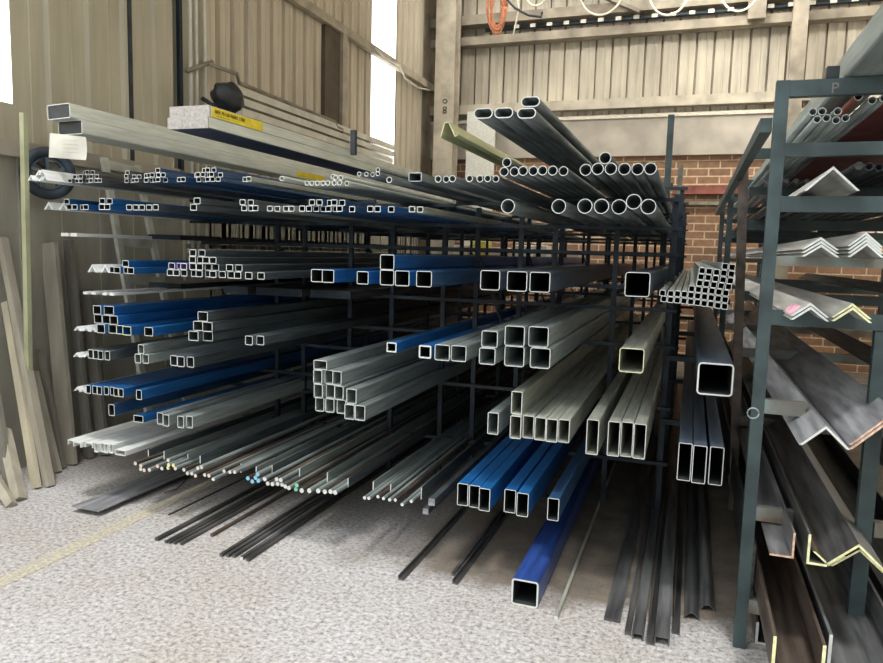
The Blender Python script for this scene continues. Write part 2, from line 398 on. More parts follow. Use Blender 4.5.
# ---- top deck
stock('galvanised_box_section', 'box section', 'box', 58.5, 111.5, 23, 15, 'galvanised box section on rack top, topmost of two with dark open ends', M_alu, None, Y=3.0, tw=.8, rot=-3, jit=0)
stock('galvanised_box_section', 'box section', 'box', 70, 127.5, 24, 14.5, 'galvanised box section on rack top with a paper sheet hanging off its end', M_alu, None, Y=3.04, tw=.8, rot=-1.5, jit=0)
stock('box_channel', 'channel', 'box', 415, 177, 13, 9, 'dull galvanised channel among the pipes just beside the dark post stub', M_galv, None, Y=3.3)
for i, (x, y) in enumerate(((483.5, 113.5), (504, 113), (526.8, 113.4), (530.5, 101.7))):
    stock('oval_tube', 'tube', 'oval', x, y, 19, 10.6, ['oval steel tube on rack top, wall side of the lower three', 'oval steel tube on rack top, middle of the lower three', 'oval steel tube on rack top, aisle side of the lower three', 'oval steel tube lying on top of the other three oval tubes'][i],
          M_pipe, None, group='oval tubes on the rack top', tw=1.0, jit=.01)

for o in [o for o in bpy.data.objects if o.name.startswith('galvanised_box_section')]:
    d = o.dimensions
    MB().box((-d.x / 2 + .006, .004, -d.z / 2 + .006), (d.x / 2 - .006, .02, d.z / 2 - .006)).build('hollow_shade', [M_blk], o)  # black plate standing in for the shade inside the hollow end
bs = bpy.data.objects['galvanised_box_section.001']; bd = bs.dimensions; Xr = bs.location.x + bd.x / 2
y0_, y1_ = atX(297, 176, Xr).y, atX(324, 179, Xr).y
MB().box((bd.x / 2, y0_ - bs.location.y, -bd.z * .36), (bd.x / 2 + .002, y1_ - bs.location.y, bd.z * .3)).build('sticker', [M_yel], bs)
# ---- level 1: small square tubes and pipes
bundle(SQ, 'tube', 'box', 'tiny square tube', 'bundle beside the white angles', M_mill, S['s1'], (4.1, 4.1),
       [[(72, 181.5), (76.2, 181.5), (80.4, 181.5), (84.6, 181.5), (88.8, 181.5), (93, 181.5), (97.2, 181.3), (101.4, 181)],
        [(74, 177.4), (78.5, 177.4), (83, 177.2), (87.4, 177.3), (92, 177), (97, 177)], [(83.5, 173.2), (88.5, 172.8), (92.6, 174)]], 'tiny square tubes on the top level')
bundle(SQ, 'tube', 'box', 'tiny grey square tube', 'loose bundle on level one', M_mill, S['s1'], (4.0, 4.0),
       [[(125.5, 182.5), (129.8, 183), (134, 183), (138.3, 182)], [(128.5, 178.6), (133, 179), (137.4, 178)], [(126.5, 174.6)]], 'tiny square tubes on the top level')
bundle(SQ, 'tube', 'box', 'small blue square tube', 'first blue bundle, level one', M_blued, S['s1'], (4.6, 4.6),
       [[(145.7, 177.2), (150.3, 177), (155, 177), (160, 177.5), (164.7, 177.8)], [(144.8, 171.6), (149.5, 171.4), (154.4, 171.6), (160, 172), (165.2, 172)], [(159.5, 167)]], 'small blue tubes on the top level')
bundle(SQ, 'tube', 'box', 'small blue square tube', 'lone pair on level one', M_blued, S['s1'], (4.8, 4.8), [[(180, 177), (185, 177)]], 'small blue tubes on the top level')
bundle(SQ, 'tube', 'box', 'small blue square tube', 'second blue bundle, level one', M_blued, S['s1'], (4.7, 4.7),
       [[(198.6, 177), (203.6, 177), (208.4, 177), (213.2, 177)], [(194.5, 171.4), (199.3, 171.2), (204.1, 171), (209, 171), (213.8, 171), (218.6, 171)], [(202.5, 165.5), (207.5, 165.5), (213, 165), (218, 165)]], 'small blue tubes on the top level')
bundle(SQ, 'tube', 'box', 'small pale square tube', 'pale pair beside the grey roofing pipes', M_galvy, S['s1'], (5, 5), [[(243.5, 176.3), (249.3, 176.6)]], 'pale square tubes on the top level')
bundle(RP, 'pipe', 'pipe', 'thin galvanised pipe', 'thin row on level one', M_galvy, S['s1p'], (5, 5),
       [[(308.3, 181), (313.4, 182), (318.4, 181.5), (323.6, 182.5), (329.4, 184.3), (335.5, 185), (341, 184.4), (346.3, 184.4)], [(336.3, 180), (341.2, 180)], ], 'thin galvanised pipes on the top level')
stock(RP, 'pipe', 'pipe', 331.8, 176.3, 5, 5, 'thin galvanised pipe resting on top of the thin pipe row', M_galvy, None, group='thin galvanised pipes on the top level')
stock(RP, 'pipe', 'pipe', 282, 175, 5, 5, 'lone pale thin pipe between square pair and thin pipe row', M_galvy, S['s1'], group='thin galvanised pipes on the top level')
bundle(RP, 'pipe', 'pipe', 'narrow steel pipe', 'five above the thin pipe row', M_pipe, 1.842, (4.4, 4.4), [[(360.5, 174.5), (366.8, 174.5), (371.4, 174.4), (379.3, 175.3)], [(377.8, 169.8)]], 'narrow pipes on the top level')
stock(RP, 'pipe', 'pipe', 389, 181.3, 6, 6, 'single dark pipe between narrow pipes and the channel', M_pipe, S['s1b'], group='narrow pipes on the top level')
bundle(RP, 'pipe', 'pipe', 'dark oiled pipe', 'trio beside the pale corner column', M_pipe, S['s1b'], (7, 7), [[(438, 179.3), (445.2, 178.5), (453, 179.7)]], 'medium pipes on the top level')
bundle(RP, 'pipe', 'pipe', 'dark oiled pipe', 'quartet under the lime channel', M_pipe, S['s1b'], (7, 7), [[(470.3, 177), (479.8, 179), (488, 179), (495.2, 178.4)]], 'medium pipes on the top level')
bundle(RP, 'pipe', 'pipe', 'wide steel pipe', 'row beneath the oval tubes', M_pipe, 1.838, (9.6, 9.6), [[(503.2, 173.4), (513.6, 173.8), (523.5, 173), (533.4, 173.3), (543.3, 171.6), (553, 172.4), (562.8, 169.5)], [(505.8, 163.6)]], 'large pipes on the top level')
bundle(RP, 'pipe', 'pipe', 'big steel pipe', 'rack-edge row on top level', M_pipe, 1.838, (12.2, 12.2), [[(585, 170.5), (598, 169), (611, 169.6), (624.4, 167.4), (637.4, 169.4), (650.4, 168.6)], [(605.6, 157)]], 'large pipes on the top level')
bundle(RP, 'pipe', 'pipe', 'biggest steel pipe', 'lower row under the big pipes', M_pipe, S['s2'], (15, 15), [[(507, 207.3), (558.3, 207.5), (585.3, 206.2), (601.6, 206), (618.6, 207.5), (648.3, 208.6)], [(633.6, 201)]], 'largest pipes on the second level')

bundle(AN, 'angle', 'angle', 'white steel angle', 'longest-reaching angles before the wheel', [M_pale, M_pale], S['s1'], (7.5, 5.5), [[(33, 177.6), (39.5, 178), (46, 178.4)], [(36, 174.4), (43, 175)]], 'white angles on the rack', tw=1.4, Y=2.92)
# ---- level 2
bundle(AN, 'angle', 'angle', 'white steel angle', 'angle pair on second level', [M_pale, M_pale], S['s2'], (9.5, 7.5), [[(50.5, 203.3), (60.6, 203.3)]], 'white angles on the rack', tw=1.8)
bundle(SQ, 'tube', 'box', 'blue square tube', 'four-tube step beside white angles', M_blue, S['s2'], (5.4, 5.4), [[(69, 204.5), (75, 205), (81, 205.4), (87, 205)], [(66.5, 197.5)]], 'blue square tubes on the second level')
bundle(SQ, 'tube', 'box', 'blue square tube', 'two-by-two block, second level', M_blue, S['s2'], (5.9, 5.9), [[(103, 205.5), (109, 205.5)], [(103, 199), (109, 199)]], 'blue square tubes on the second level')
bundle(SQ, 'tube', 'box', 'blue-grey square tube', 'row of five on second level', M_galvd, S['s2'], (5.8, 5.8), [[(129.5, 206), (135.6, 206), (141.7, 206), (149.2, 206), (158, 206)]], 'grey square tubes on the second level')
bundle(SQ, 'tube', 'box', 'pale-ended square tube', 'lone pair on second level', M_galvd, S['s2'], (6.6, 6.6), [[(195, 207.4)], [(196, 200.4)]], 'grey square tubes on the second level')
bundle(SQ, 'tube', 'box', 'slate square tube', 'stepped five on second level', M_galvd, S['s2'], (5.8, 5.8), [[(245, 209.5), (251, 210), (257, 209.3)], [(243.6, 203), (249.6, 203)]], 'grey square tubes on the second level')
bundle(SQ, 'tube', 'box', 'galvanised square tube', 'pale four beside stepped five', M_galvy, S['s2'], (5.6, 5.6), [[(269.5, 209.3), (275.5, 209.4), (285.6, 210.5), (291.4, 210.5)]], 'grey square tubes on the second level')
bundle(SQ, 'tube', 'box', 'navy square tube', 'two-row block on second level', M_blued, S['s2'], (6, 6),
       [[(302.3, 210.8), (309, 210.8), (315.4, 210.8), (321.8, 210.8), (328.2, 210.8), (334.6, 210.8), (340.8, 210.8)], [(313.6, 204.3), (321, 204.3), (329, 204.3), (335.4, 204.3), (341.5, 204.3)]], 'navy square tubes on the second level')
stock(SQ, 'tube', 'box', 350.7, 212.2, 6, 6, 'lone navy square tube just past the navy two-row block', M_blued, S['s2'], group='navy square tubes on the second level')
bundle(SQ, 'tube', 'box', 'blue square tube', 'pale-rimmed three under the channel', M_blue, S['s2'], (6.2, 6.2), [[(371.2, 212), (377.8, 212), (389.6, 212.4)]], 'blue square tubes on the second level')
bundle(SQ, 'tube', 'box', 'greenish square tube', 'lone pair under the trio of pipes', M_galvy, S['s2'], (6, 6), [[(412.8, 212.4), (420, 212.6)]], 'grey square tubes on the second level')

# ---- level 4
bundle(AN, 'angle', 'angle', 'white steel angle', 'angle pair on fourth level', [M_pale, M_pale], S['s4'], (9.5, 8), [[(93.8, 267.5), (104, 268)]], 'white angles on the rack', tw=1.8)
bundle(SQ, 'tube', 'box', 'blue square tube', 'five-tube step on fourth level', M_blue, S['s4'], (6.6, 6.6), [[(112.5, 268), (119.4, 268.3), (126.2, 268.6), (132.8, 268.8)], [(124, 261.5)]], 'blue square tubes on the fourth level')
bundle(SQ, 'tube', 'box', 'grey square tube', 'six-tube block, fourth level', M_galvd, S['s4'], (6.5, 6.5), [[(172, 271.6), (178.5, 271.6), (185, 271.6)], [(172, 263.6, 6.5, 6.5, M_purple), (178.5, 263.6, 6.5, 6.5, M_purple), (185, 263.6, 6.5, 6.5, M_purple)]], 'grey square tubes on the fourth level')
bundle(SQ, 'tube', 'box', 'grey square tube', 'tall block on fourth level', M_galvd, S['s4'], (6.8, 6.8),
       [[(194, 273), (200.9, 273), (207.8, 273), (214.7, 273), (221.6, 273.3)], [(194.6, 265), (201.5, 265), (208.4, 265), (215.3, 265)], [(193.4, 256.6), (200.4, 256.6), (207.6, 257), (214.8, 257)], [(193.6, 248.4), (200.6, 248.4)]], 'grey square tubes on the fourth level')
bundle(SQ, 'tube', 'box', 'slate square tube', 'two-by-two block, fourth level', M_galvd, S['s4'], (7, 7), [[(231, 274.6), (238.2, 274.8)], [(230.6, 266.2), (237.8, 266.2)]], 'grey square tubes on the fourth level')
bundle(SQ, 'tube', 'box', 'slate square tube', 'spaced pair on fourth level', M_galvd, S['s4'], (7.2, 7.2), [[(250, 275.4), (259.2, 276)]], 'grey square tubes on the fourth level')
bundle(RT, 'tube', 'box', 'bright blue box tube', 'joined pair on fourth level', M_blue, S['s4'], (12, 13), [[(315.8, 276), (328, 276)]], 'blue box tubes on the fourth level')
bundle(RT, 'tube', 'box', 'blue box tube', 'standing alone beside the stacked pair', M_blue, S['s4'], (11.6, 13), [[(363, 277.5)]], 'blue box tubes on the fourth level')
bundle(SQ, 'tube', 'box', 'blue square tube', 'wide stack on fourth level', M_blue, S['s4'], (14.2, 15.4), [[(386.4, 277.8), (402.6, 278.4)], [(386.5, 262)]], 'blue box tubes on the fourth level')
bundle(SQ, 'tube', 'box', 'violet-blue square tube', 'beside the wide blue stack', M_blued, S['s4'], (15.6, 16), [[(424.2, 280)]], 'blue box tubes on the fourth level')
bundle(SQ, 'tube', 'box', 'large slate square tube', 'trio on fourth level', M_slate, S['s4'], (20, 20), [[(491, 281.6), (517.8, 281.8), (540.2, 283.4)]], 'large square tubes on the fourth level')
bundle(SQ, 'tube', 'box', 'very large square tube', 'beside tall posts on fourth level', M_slate, S['s4'], (25, 24.4), [[(637.6, 285.6)]], 'large square tubes on the fourth level')
# the tilted bundle at the aisle edge
bx = [[(497, 317), (524, 320), (551, 322), (578, 325), (605, 328), (632, 331), (659, 335), (686, 338), (714, 343), (741, 347)],
      [(492, 293), (525, 295), (552, 296), (579, 298), (606, 302), (633, 305), (660, 308), (687, 312), (715, 316), (743, 320)],
      [(609, 276), (636, 279), (663, 282), (690, 285), (718, 289), (746, 293)],
      [(641, 253), (668, 256), (697, 260), (727, 264), (757, 268)],
      [(646, 228), (675, 231), (705, 235), (735, 240), (764, 244)],
      [(651, 203), (679, 206), (709, 210), (738, 213), (768, 217)], [(743, 186), (771, 190)]]
bundle(SQ, 'tube', 'box', 'small bright square tube', 'tilted bundle by aisle', [M_galv, M_cut, M_insid], None, (6.3, 6.1), [[(540 + a / 4.014, 220 + b / 4.014) for a, b in r] for r in bx], 'small square tubes in the tilted bundle at the aisle edge', settle=False, rot=4.5, jit=0, tw=.5)

# ---- level 6
bundle(AN, 'angle', 'angle', 'small white angle', 'white trio on sixth level', [M_pale, M_pale], S['s6'], (7, 4.5), [[(77, 328), (84.5, 328.4), (92, 328.8)]], 'white angles on the rack', tw=1.3)
bundle(RT, 'tube', 'box', 'blue square tube', 'block with yellow insides, sixth level', M_blue, S['s6'], (8, 9),
       [[(102.6, 328.3), (111.4, 329.2), (120.3, 330, 8.6, 9, [M_blue, M_cutyel]), (129, 330.4, 8.6, 9, [M_blue, M_cutyel])], [(97.2, 318.6), (105.4, 318.8), (113.6, 319.2)], [(97.2, 309), (106.8, 309.2, 10, 9)]], 'blue square tubes on the sixth level')
bundle(SQ, 'tube', 'box', 'bright blue square tube', 'alone past the yellow-marked block', M_blue, S['s6'], (8.6, 9), [[(146.4, 333.5)]], 'blue square tubes on the sixth level')
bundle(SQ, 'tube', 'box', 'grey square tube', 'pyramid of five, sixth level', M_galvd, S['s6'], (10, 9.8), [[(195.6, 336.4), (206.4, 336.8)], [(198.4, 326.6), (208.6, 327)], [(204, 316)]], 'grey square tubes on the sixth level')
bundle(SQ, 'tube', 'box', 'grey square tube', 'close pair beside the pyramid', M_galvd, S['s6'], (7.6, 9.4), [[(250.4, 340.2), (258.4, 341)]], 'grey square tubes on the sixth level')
bundle(SQ, 'tube', 'box', 'bright blue square tube', 'alone in the middle of sixth level', M_blue, 1.02, (10, 10), [[(390.6, 347.4)]], 'blue square tubes on the sixth level', tw=1.6)
bundle(SQ, 'tube', 'box', 'pale blue thick square tube', 'next to the galvanised pair', [M_blue, M_cut], S['s6'], (12.6, 13.2), [[(424, 350.7)]], 'blue square tubes on the sixth level', tw=1.6)
bundle(SQ, 'tube', 'box', 'galvanised square tube', 'joined pair on sixth level', M_galv, S['s6'], (15.2, 16), [[(442.8, 353), (458.6, 353.6)]], 'galvanised square tubes on the sixth level')
bundle(SQ, 'tube', 'box', 'galvanised square tube', 'smaller stacked pair, sixth level', M_galv, S['s6'], (16.2, 16.6), [[(488.2, 356)], [(489.6, 339.6)]], 'galvanised square tubes on the sixth level')
bundle(SQ, 'tube', 'box', 'galvanised square tube', 'big two-by-two block, sixth level', M_galv, S['s6'], (20, 20.4), [[(515, 355.8), (540.4, 357.4)], [(515.6, 334.6), (537.8, 337.2)]], 'galvanised square tubes on the sixth level')
bundle(SQ, 'tube', 'box', 'straw-tinted square tube', 'alone near the aisle edge', [M_galvy, M_cutyel], S['s6'] + .01, (25, 24.4), [[(631.2, 360.5)]], 'galvanised square tubes on the sixth level')
stock(SQ, 'tube', 'box', 715.2, 379.2, 36.4, 32.6, 'huge slate-blue square tube at the rack edge beside the aisle', M_slate, S['sbig'], tw=1.6, group='largest square tube', jit=0)

# ---- level 7
bundle(AN, 'angle', 'angle', 'small white angle', 'white pair on seventh level', [M_pale, M_pale], S['s7'], (7, 4.5), [[(77, 354.6), (84.5, 355)]], 'white angles on the rack', tw=1.3)
bundle(RT, 'tube', 'box', 'slate upright tube', 'row of four on seventh level', M_galvd, S['s7'], (5.2, 9.2), [[(91.4, 354.6), (97, 355), (102.6, 355.2), (108.4, 355.6)]], 'narrow rectangular tubes on the seventh level')
bundle(RT, 'tube', 'box', 'grey rectangular tube', 'stepped trio on seventh level', M_galv, S['s7'], (6, 9.4), [[(139, 358.6), (145.6, 359.2)], [(141.6, 348.4)]], 'narrow rectangular tubes on the seventh level')
bundle(RT, 'tube', 'box', 'dark rectangular tube', 'close trio on seventh level', M_galvd, S['s7'], (7.2, 10.6), [[(172, 361), (180.2, 361.6), (188.4, 362.2)]], 'narrow rectangular tubes on the seventh level')
# middle stack
bundle(RT, 'tube', 'box', 'galvanised rectangular tube', 'tall middle stack', M_galv, S['s9'], (9.6, 14),
       [[(319, 405.6), (329, 406), (340.4, 407.4)], [(319, 391.4), (328.8, 391.8), (339, 392.6)], [(318.4, 377), (327.4, 377.4), (336.4, 378)], [(320, 364, 13.4, 9.4)]], 'galvanised tubes in the middle stack')
bundle(RT, 'tube', 'box', 'galvanised rectangular tube', 'low trio beside middle stack', M_galv, S['s9m'], (10, 15), [[(350.6, 410.4), (361, 411.6)], [(351.4, 395.6)]], 'galvanised tubes in the middle stack')

# ---- level 8
bundle(AN, 'angle', 'angle', 'small white angle', 'white pair on eighth level', [M_pale, M_pale], S['s8'], (7, 4.5), [[(75, 388.4), (82.5, 389)]], 'white angles on the rack', tw=1.3)
bundle(RT, 'tube', 'box', 'bright blue upright tube', 'row of seven on eighth level', M_blue, S['s8'], (4.8, 8.6), [[(90, 389.6), (95.6, 390.4), (100.8, 391), (106, 391.2), (111.2, 391.8), (116.4, 392), (121.6, 392.4)]], 'blue narrow tubes on the eighth level')
bundle(RT, 'tube', 'box', 'bright blue upright tube', 'single past the row of seven', M_blue, S['s8'], (5.6, 10), [[(141, 393.4)]], 'blue narrow tubes on the eighth level')
bundle(RT, 'tube', 'box', 'navy upright tube', 'alone below the bright blue row', M_blued, S['s8c'], (6, 11.6), [[(109.2, 410.6)]], 'blue tubes on the ninth level')
bundle(RT, 'tube', 'box', 'bright blue flat tube', 'lying flat below the blue row', M_blue, S['s8c'] - .012, (9.6, 7), [[(138.4, 420)]], 'blue tubes on the ninth level')
bundle(RT, 'tube', 'box', 'galvanised upright tube', 'spaced four on ninth level', M_galv, S['s8c'] - .012, (6.2, 12), [[(158.4, 419.4), (167, 420.2), (181, 421.6), (187.4, 422.2)]], 'galvanised upright tubes on the ninth level')
bundle(RT, 'tube', 'box', 'galvanised upright tube', 'alone beside the upright row', M_galv, S['s9m'], (11, 22), [[(492.2, 424.4)]], 'galvanised upright tubes in mid rack')
bundle(RT, 'tube', 'box', 'galvanised upright tube', 'row of five in mid rack', M_galvy, S['s9m'], (11.4, 23), [[(516.4, 426), (527.6, 427.6), (540, 428.6), (551.8, 431), (563.2, 432.4)], [(515.8, 403.6)]], 'galvanised upright tubes in mid rack')
bundle(RT, 'tube', 'box', 'tall galvanised upright tube', 'alone beside the tall trio', M_galvy, S['s9t'], (12.2, 35), [[(592.8, 436.4)]], 'tall galvanised upright tubes')
bundle(RT, 'tube', 'box', 'tall galvanised upright tube', 'close trio near rack edge', M_galvy, S['s9t'], (12.4, 35), [[(613.6, 438.6), (626.4, 440.6), (639.4, 442)]], 'tall galvanised upright tubes')
bundle(RT, 'tube', 'box', 'tall dark upright tube', 'trio under the huge tube', M_slate, S['s9c'] - .01, (14, 38), [[(684.6, 461.2), (699.2, 464), (716, 466)]], 'tall dark upright tubes under the huge tube')

# ---- level 10
bundle('lipped_channel', 'channel', 'chan', 'white lipped channel', 'trio on lowest level', [M_pale, M_pale], S['s10'] + .014, (8, 5), [[(70.8, 442.6), (79, 444), (88, 445.6)]], 'white channels on the lowest level', tw=1.2)
bundle(RT, 'tube', 'box', 'pale upright tube', 'row of four on lowest level', M_pale, S['s10'], (3.8, 9.2), [[(98, 448.6), (102.4, 448.2), (106.6, 448.6), (110.6, 449)]], 'pale tubes on the lowest level')
stock(RT, 'tube', 'box', 121, 453.4, 10.6, 5.4, 'pale flat tube beside the four pale upright tubes on lowest level', M_pale, S['s10'], tw=1.2)
bundle(RT, 'tube', 'box', 'bright blue upright tube', 'close trio near the floor', M_blue, S['s10'], (11, 22.4), [[(461.6, 495.2), (473.6, 496), (485, 498.6)]], 'blue upright tubes near the floor')
bundle(RT, 'tube', 'box', 'royal blue upright tube', 'second pair near the floor', M_blue, S['s10'], (11.8, 23.4), [[(509, 504), (522.8, 504.2)]], 'blue upright tubes near the floor')
bundle(RT, 'tube', 'box', 'navy blue upright tube', 'alone above the big floor tube', M_blued, S['s10'], (11.6, 22.4), [[(553.2, 507.6)]], 'blue upright tubes near the floor')

# flats standing on edge, with round bars before them
flats = [(148.6, 453.6, 8), (163.6, 455.4, 8.6), (188.6, 458, 9), (200.6, 459.4, 8), (240.4, 468.4, 9), (255.4, 471, 8), (272, 470, 9.6), (298.4, 473, 8.4), (326.6, 477.6, 9.4), (348.6, 482.4, 9.4), (373.6, 486, 9.4), (390.6, 488.6, 9), (421.8, 493, 12)]
fl_lab = ['first flat bar on edge above the pinkish rod tips', 'second flat bar on edge above the yellow rod tips', 'wide flat bar on edge just past the yellow rod tips', 'flat bar on edge over the lone low rod', 'greenish flat bar on edge above the light blue tips',
          'thin flat bar on edge behind the light blue tips', 'flat bar on edge over the first bright round tips', 'flat bar on edge over the green rod tip', 'flat bar on edge over the largest bright round tips', 'bluish flat bar on edge past the last bright round tip',
          'flat bar on edge above the thin loose rods', 'flat bar on edge beside the thin loose rods', 'tall flat bar on edge beside the hexagonal bar ends']
for k, (x, y, h) in enumerate(flats):
    stock('flat_bar', 'flat bar', 'bar', x, y, 1.0, h, fl_lab[k], [M_galv if k % 3 else M_galvd, M_cut], None, Y=3.12, jit=.02, group='flat bars on edge')
rods = [(135, 463.5), (141.4, 465.5), (141, 469), (144.6, 470), (150, 469.6), (156.8, 466.4), (161.4, 468.6), (167.4, 460.5), (169, 464.6, 'y'), (167.6, 468, 'y'), (173, 465.4, 'y'), (175.4, 468.4),
        (184.4, 469.6), (187.6, 473.2), (191, 473.8), (194.7, 476), (198, 468), (201, 467.4), (205.3, 474.6), (209, 475.6), (213.6, 479), (223.4, 471.4), (230, 472), (234.2, 472.2),
        (248.5, 478, 'b'), (254.8, 478, 'b'), (257.2, 474.4, 'b'), (252.4, 481.4, 'b'), (257.6, 481, 'b'), (265, 479), (267.9, 483.4), (273, 483.8), (277, 484.2), (276, 479.6), (281, 479.8), (281.4, 485), (285.5, 486.4), (288.9, 488),
        (295.3, 489.6, 'g'), (301.3, 490.8), (308.8, 491), (318, 491), (325, 491.6), (330.2, 491.8), (335.4, 492.2), (297, 485, 'g'),
        (365, 497.6), (369, 498.2), (377.5, 497), (383.7, 498.3), (390, 499.5), (395, 500.2), (402.4, 504.4), (411, 501.4)]
seen = {}
for k, q in enumerate(rods):
    x, y = q[:2]; c = q[2] if len(q) > 2 else ''
    big = 246 < x < 340
    r = 4.4 if x > 300 and x < 340 else (3.8 if big else 3.2)
    zone = 'under the second flat bar' if x < 180 else 'between wide and greenish flat bars' if x < 240 else 'in the light-blue-tipped cluster' if x < 262 else 'in the bright row over the floor bars' if x < 345 else 'in the thin loose rods of mid rack'
    col = {'y': 'yellow-tipped', 'b': 'light-blue-tipped', 'g': 'green-tipped'}.get(c, 'bright-tipped')
    key = (zone, col); seen[key] = seen.get(key, 0) + 1
    lab = f'{col} round bar, {ORD[seen[key] - 1]} from wall {zone}'
    tip = {'y': M_cutyel, 'b': M_tipb, 'g': M_tipg}.get(c, M_tipp if x < 240 and k % 2 else M_cut)
    stock('round_bar', 'round bar', 'rod', x, y, r, r, lab, [M_galv if k % 3 else M_rust, tip], None, Y=3.0, jit=.01, group='round bars on the lowest level', end=9.3)
stock('square_bar', 'bar', 'bar', 431.6, 502.2, 6.4, 7, 'thick bar end beside the tall flat bar, upper one', [M_galvd, M_silver], None, Y=3.05, jit=0)
stock('square_bar', 'bar', 'bar', 425.6, 511.4, 5.6, 5.6, 'thick bar end beside the blue trio, lower one', [M_galvd, M_silver], None, Y=3.05, jit=0)
# dark flats lying on levels 3 and 5
bundle('steel_strip', 'strip', 'bar', 'pale thin strip', 'short run on third level', [M_pale, M_pale], S['s3'], (3.6, 3.4), [[(61, 235), (66, 234.6), (71, 234.2), (76.4, 233.6)]], 'thin strips on the rack')
bundle('steel_strip', 'strip', 'bar', 'pale thin strip', 'short run on fifth level', [M_pale, M_pale], S['s5'], (4.4, 2.6), [[(87, 292.6), (93, 293), (105, 294), (111.6, 294.2)]], 'thin strips on the rack')
# small objects' beams are built with the frames below

# ------------------------------------------------------------------ things on the floor
def fbar(name, cat, kind, x, y, w, h, label, mats, lift=0.0, end=9.0, tw=None, group=None):
    p = atZ(x, y, lift); s = scale(p); W, Hh = w / s, h / s
    t = tw / s if tw else max(.003, 1.1 / s)
    o = section(kind, name, W, Hh, t, 0, end - p.y, mats if isinstance(mats, list) else [mats, M_cut if kind == 'box' else M_mill])
    o.location = (p.x, p.y, lift + Hh / 2 + .0005); return tag(o, label, cat, group)
fbar(SQ, 'tube', 'box', 524.2, 606.5, 27.4, 27.4, 'large blue square tube lying on the floor', M_royal, 0, tw=1.8)
FB = 'black bars lying on the floor'
fbar('flat_bar', 'flat bar', 'bar', 156.8, 541, 5, 3, 'black flat bar on floor, nearest the wall of the first group', M_black, group=FB)
for k, (x, y) in enumerate(((165.6, 543.6), (169.4, 544), (174, 544.6), (181, 545.4))):
    fbar('square_bar', 'bar', 'bar', x, y, 3, 2.6, f'thin black bar, {ORD[k]} from wall of the four beside black flat', M_black, group=FB)
fbar('square_bar', 'bar', 'bar', 211.6, 537, 3.4, 3, 'thin brown bar on floor between the two black groups', M_rust, group=FB)
for k, (x, y) in enumerate(((221, 557), (227.4, 557.6), (233.6, 558), (241.4, 560), (247.6, 561.6))):
    fbar('square_bar', 'bar', 'bar', x, y, 3.8, 3.2, f'black bar, {ORD[k]} from wall in the second floor group of five', [M_black, M_mill] if k != 3 else [M_mill, M_cut], group=FB)
fbar('thin_strip', 'strip', 'bar', 168.8, 515.4, 1.8, 1, 'thin brown strip on the floor beside the wide grey plate', M_rust)
fbar('steel_angle', 'angle', 'elr', 400.8, 580.6, 6, 5, 'dark small angle on the floor pointing out beneath the blue trio', M_black, tw=1.3)
fbar('steel_angle', 'angle', 'elr', 455, 584.6, 6, 5, 'dark angle on floor with grey edge under the royal blue pair', M_black, tw=1.3)
fbar('square_bar', 'bar', 'bar', 452.6, 576, 3, 3, 'thin dark bar on floor beside the grey-edged angle', M_black)
fbar('round_bar', 'round bar', 'rod', 556, 619.8, 4, 4, 'thin bright rod on floor beside the big blue floor tube', [M_galvy, M_cut])
fbar('steel_plate', 'plate', 'bar', 612, 622, 16, 3.4, 'black flat plate on floor, first past the thin bright rod', M_mill)
fbar('flat_bar', 'flat bar', 'bar', 627.6, 635.6, 6, 4.4, 'narrow black bar on floor between two black plates', M_black)
fbar('steel_channel', 'channel', 'chan', 637.6, 640.5, 11, 7.4, 'black channel on floor with web up beside the narrow bar', M_mill, tw=1.2)
fbar('steel_angle', 'angle', 'elr', 650.4, 645.4, 8, 8.4, 'black angle on floor with bright upright edge', M_black, tw=1.5)
fbar('steel_channel', 'channel', 'chan', 661.6, 645.4, 14.6, 9, 'wide black channel on floor beside the upright-edged angle', M_mill, tw=1.2)
fbar('steel_angle', 'angle', 'elr', 676, 634.6, 7, 8.6, 'thin black angle on floor beside the curved profiles', M_black, tw=1.2)
fbar('curved_profile', 'profile', 'half', 691.6, 619.4, 15, 7, 'curved dark profile on floor, longer of two beside the rack post', M_mill, tw=1.2)
fbar('curved_profile', 'profile', 'half', 707.4, 611.2, 14.6, 7, 'curved dark profile on floor, shorter of two by the rack post', M_mill, tw=1.2)
# wide plate resting on a spacer, by its corner points
a = atZ(79.5, 503.8, .03); b_ = atZ(90.5, 515.5, .03)
mb = MB().prism([(0, 0), (b_.x - a.x, 0), (b_.x - a.x, .006), (0, .006)], 0, 5.2, 0, 0)
o = mb.build('steel_plate', [M_silver]); o.location = (a.x, (a.y + b_.y) / 2, .03)
tag(o, 'wide grey steel plate lying on floor under the lowest level near the wall', 'plate')
o = MB().box((0, 0, 0), (b_.x - a.x + .05, .06, .03)).build('timber_spacer', [M_woodd]); o.location = (a.x - .02, a.y + .9, 0); tag(o, 'dark timber spacer under the wide grey plate', 'timber')
P = [atZ(q[0], q[1], 0.012) for q in ((164, 493), (170, 491), (176, 489), (181, 485), (185, 480), (188, 475))]
tag(MB().path(P, .004, 6).build('bent_wire', [M_black], smooth=True), 'bent black wire lying on the floor beside the wide plate', 'wire')

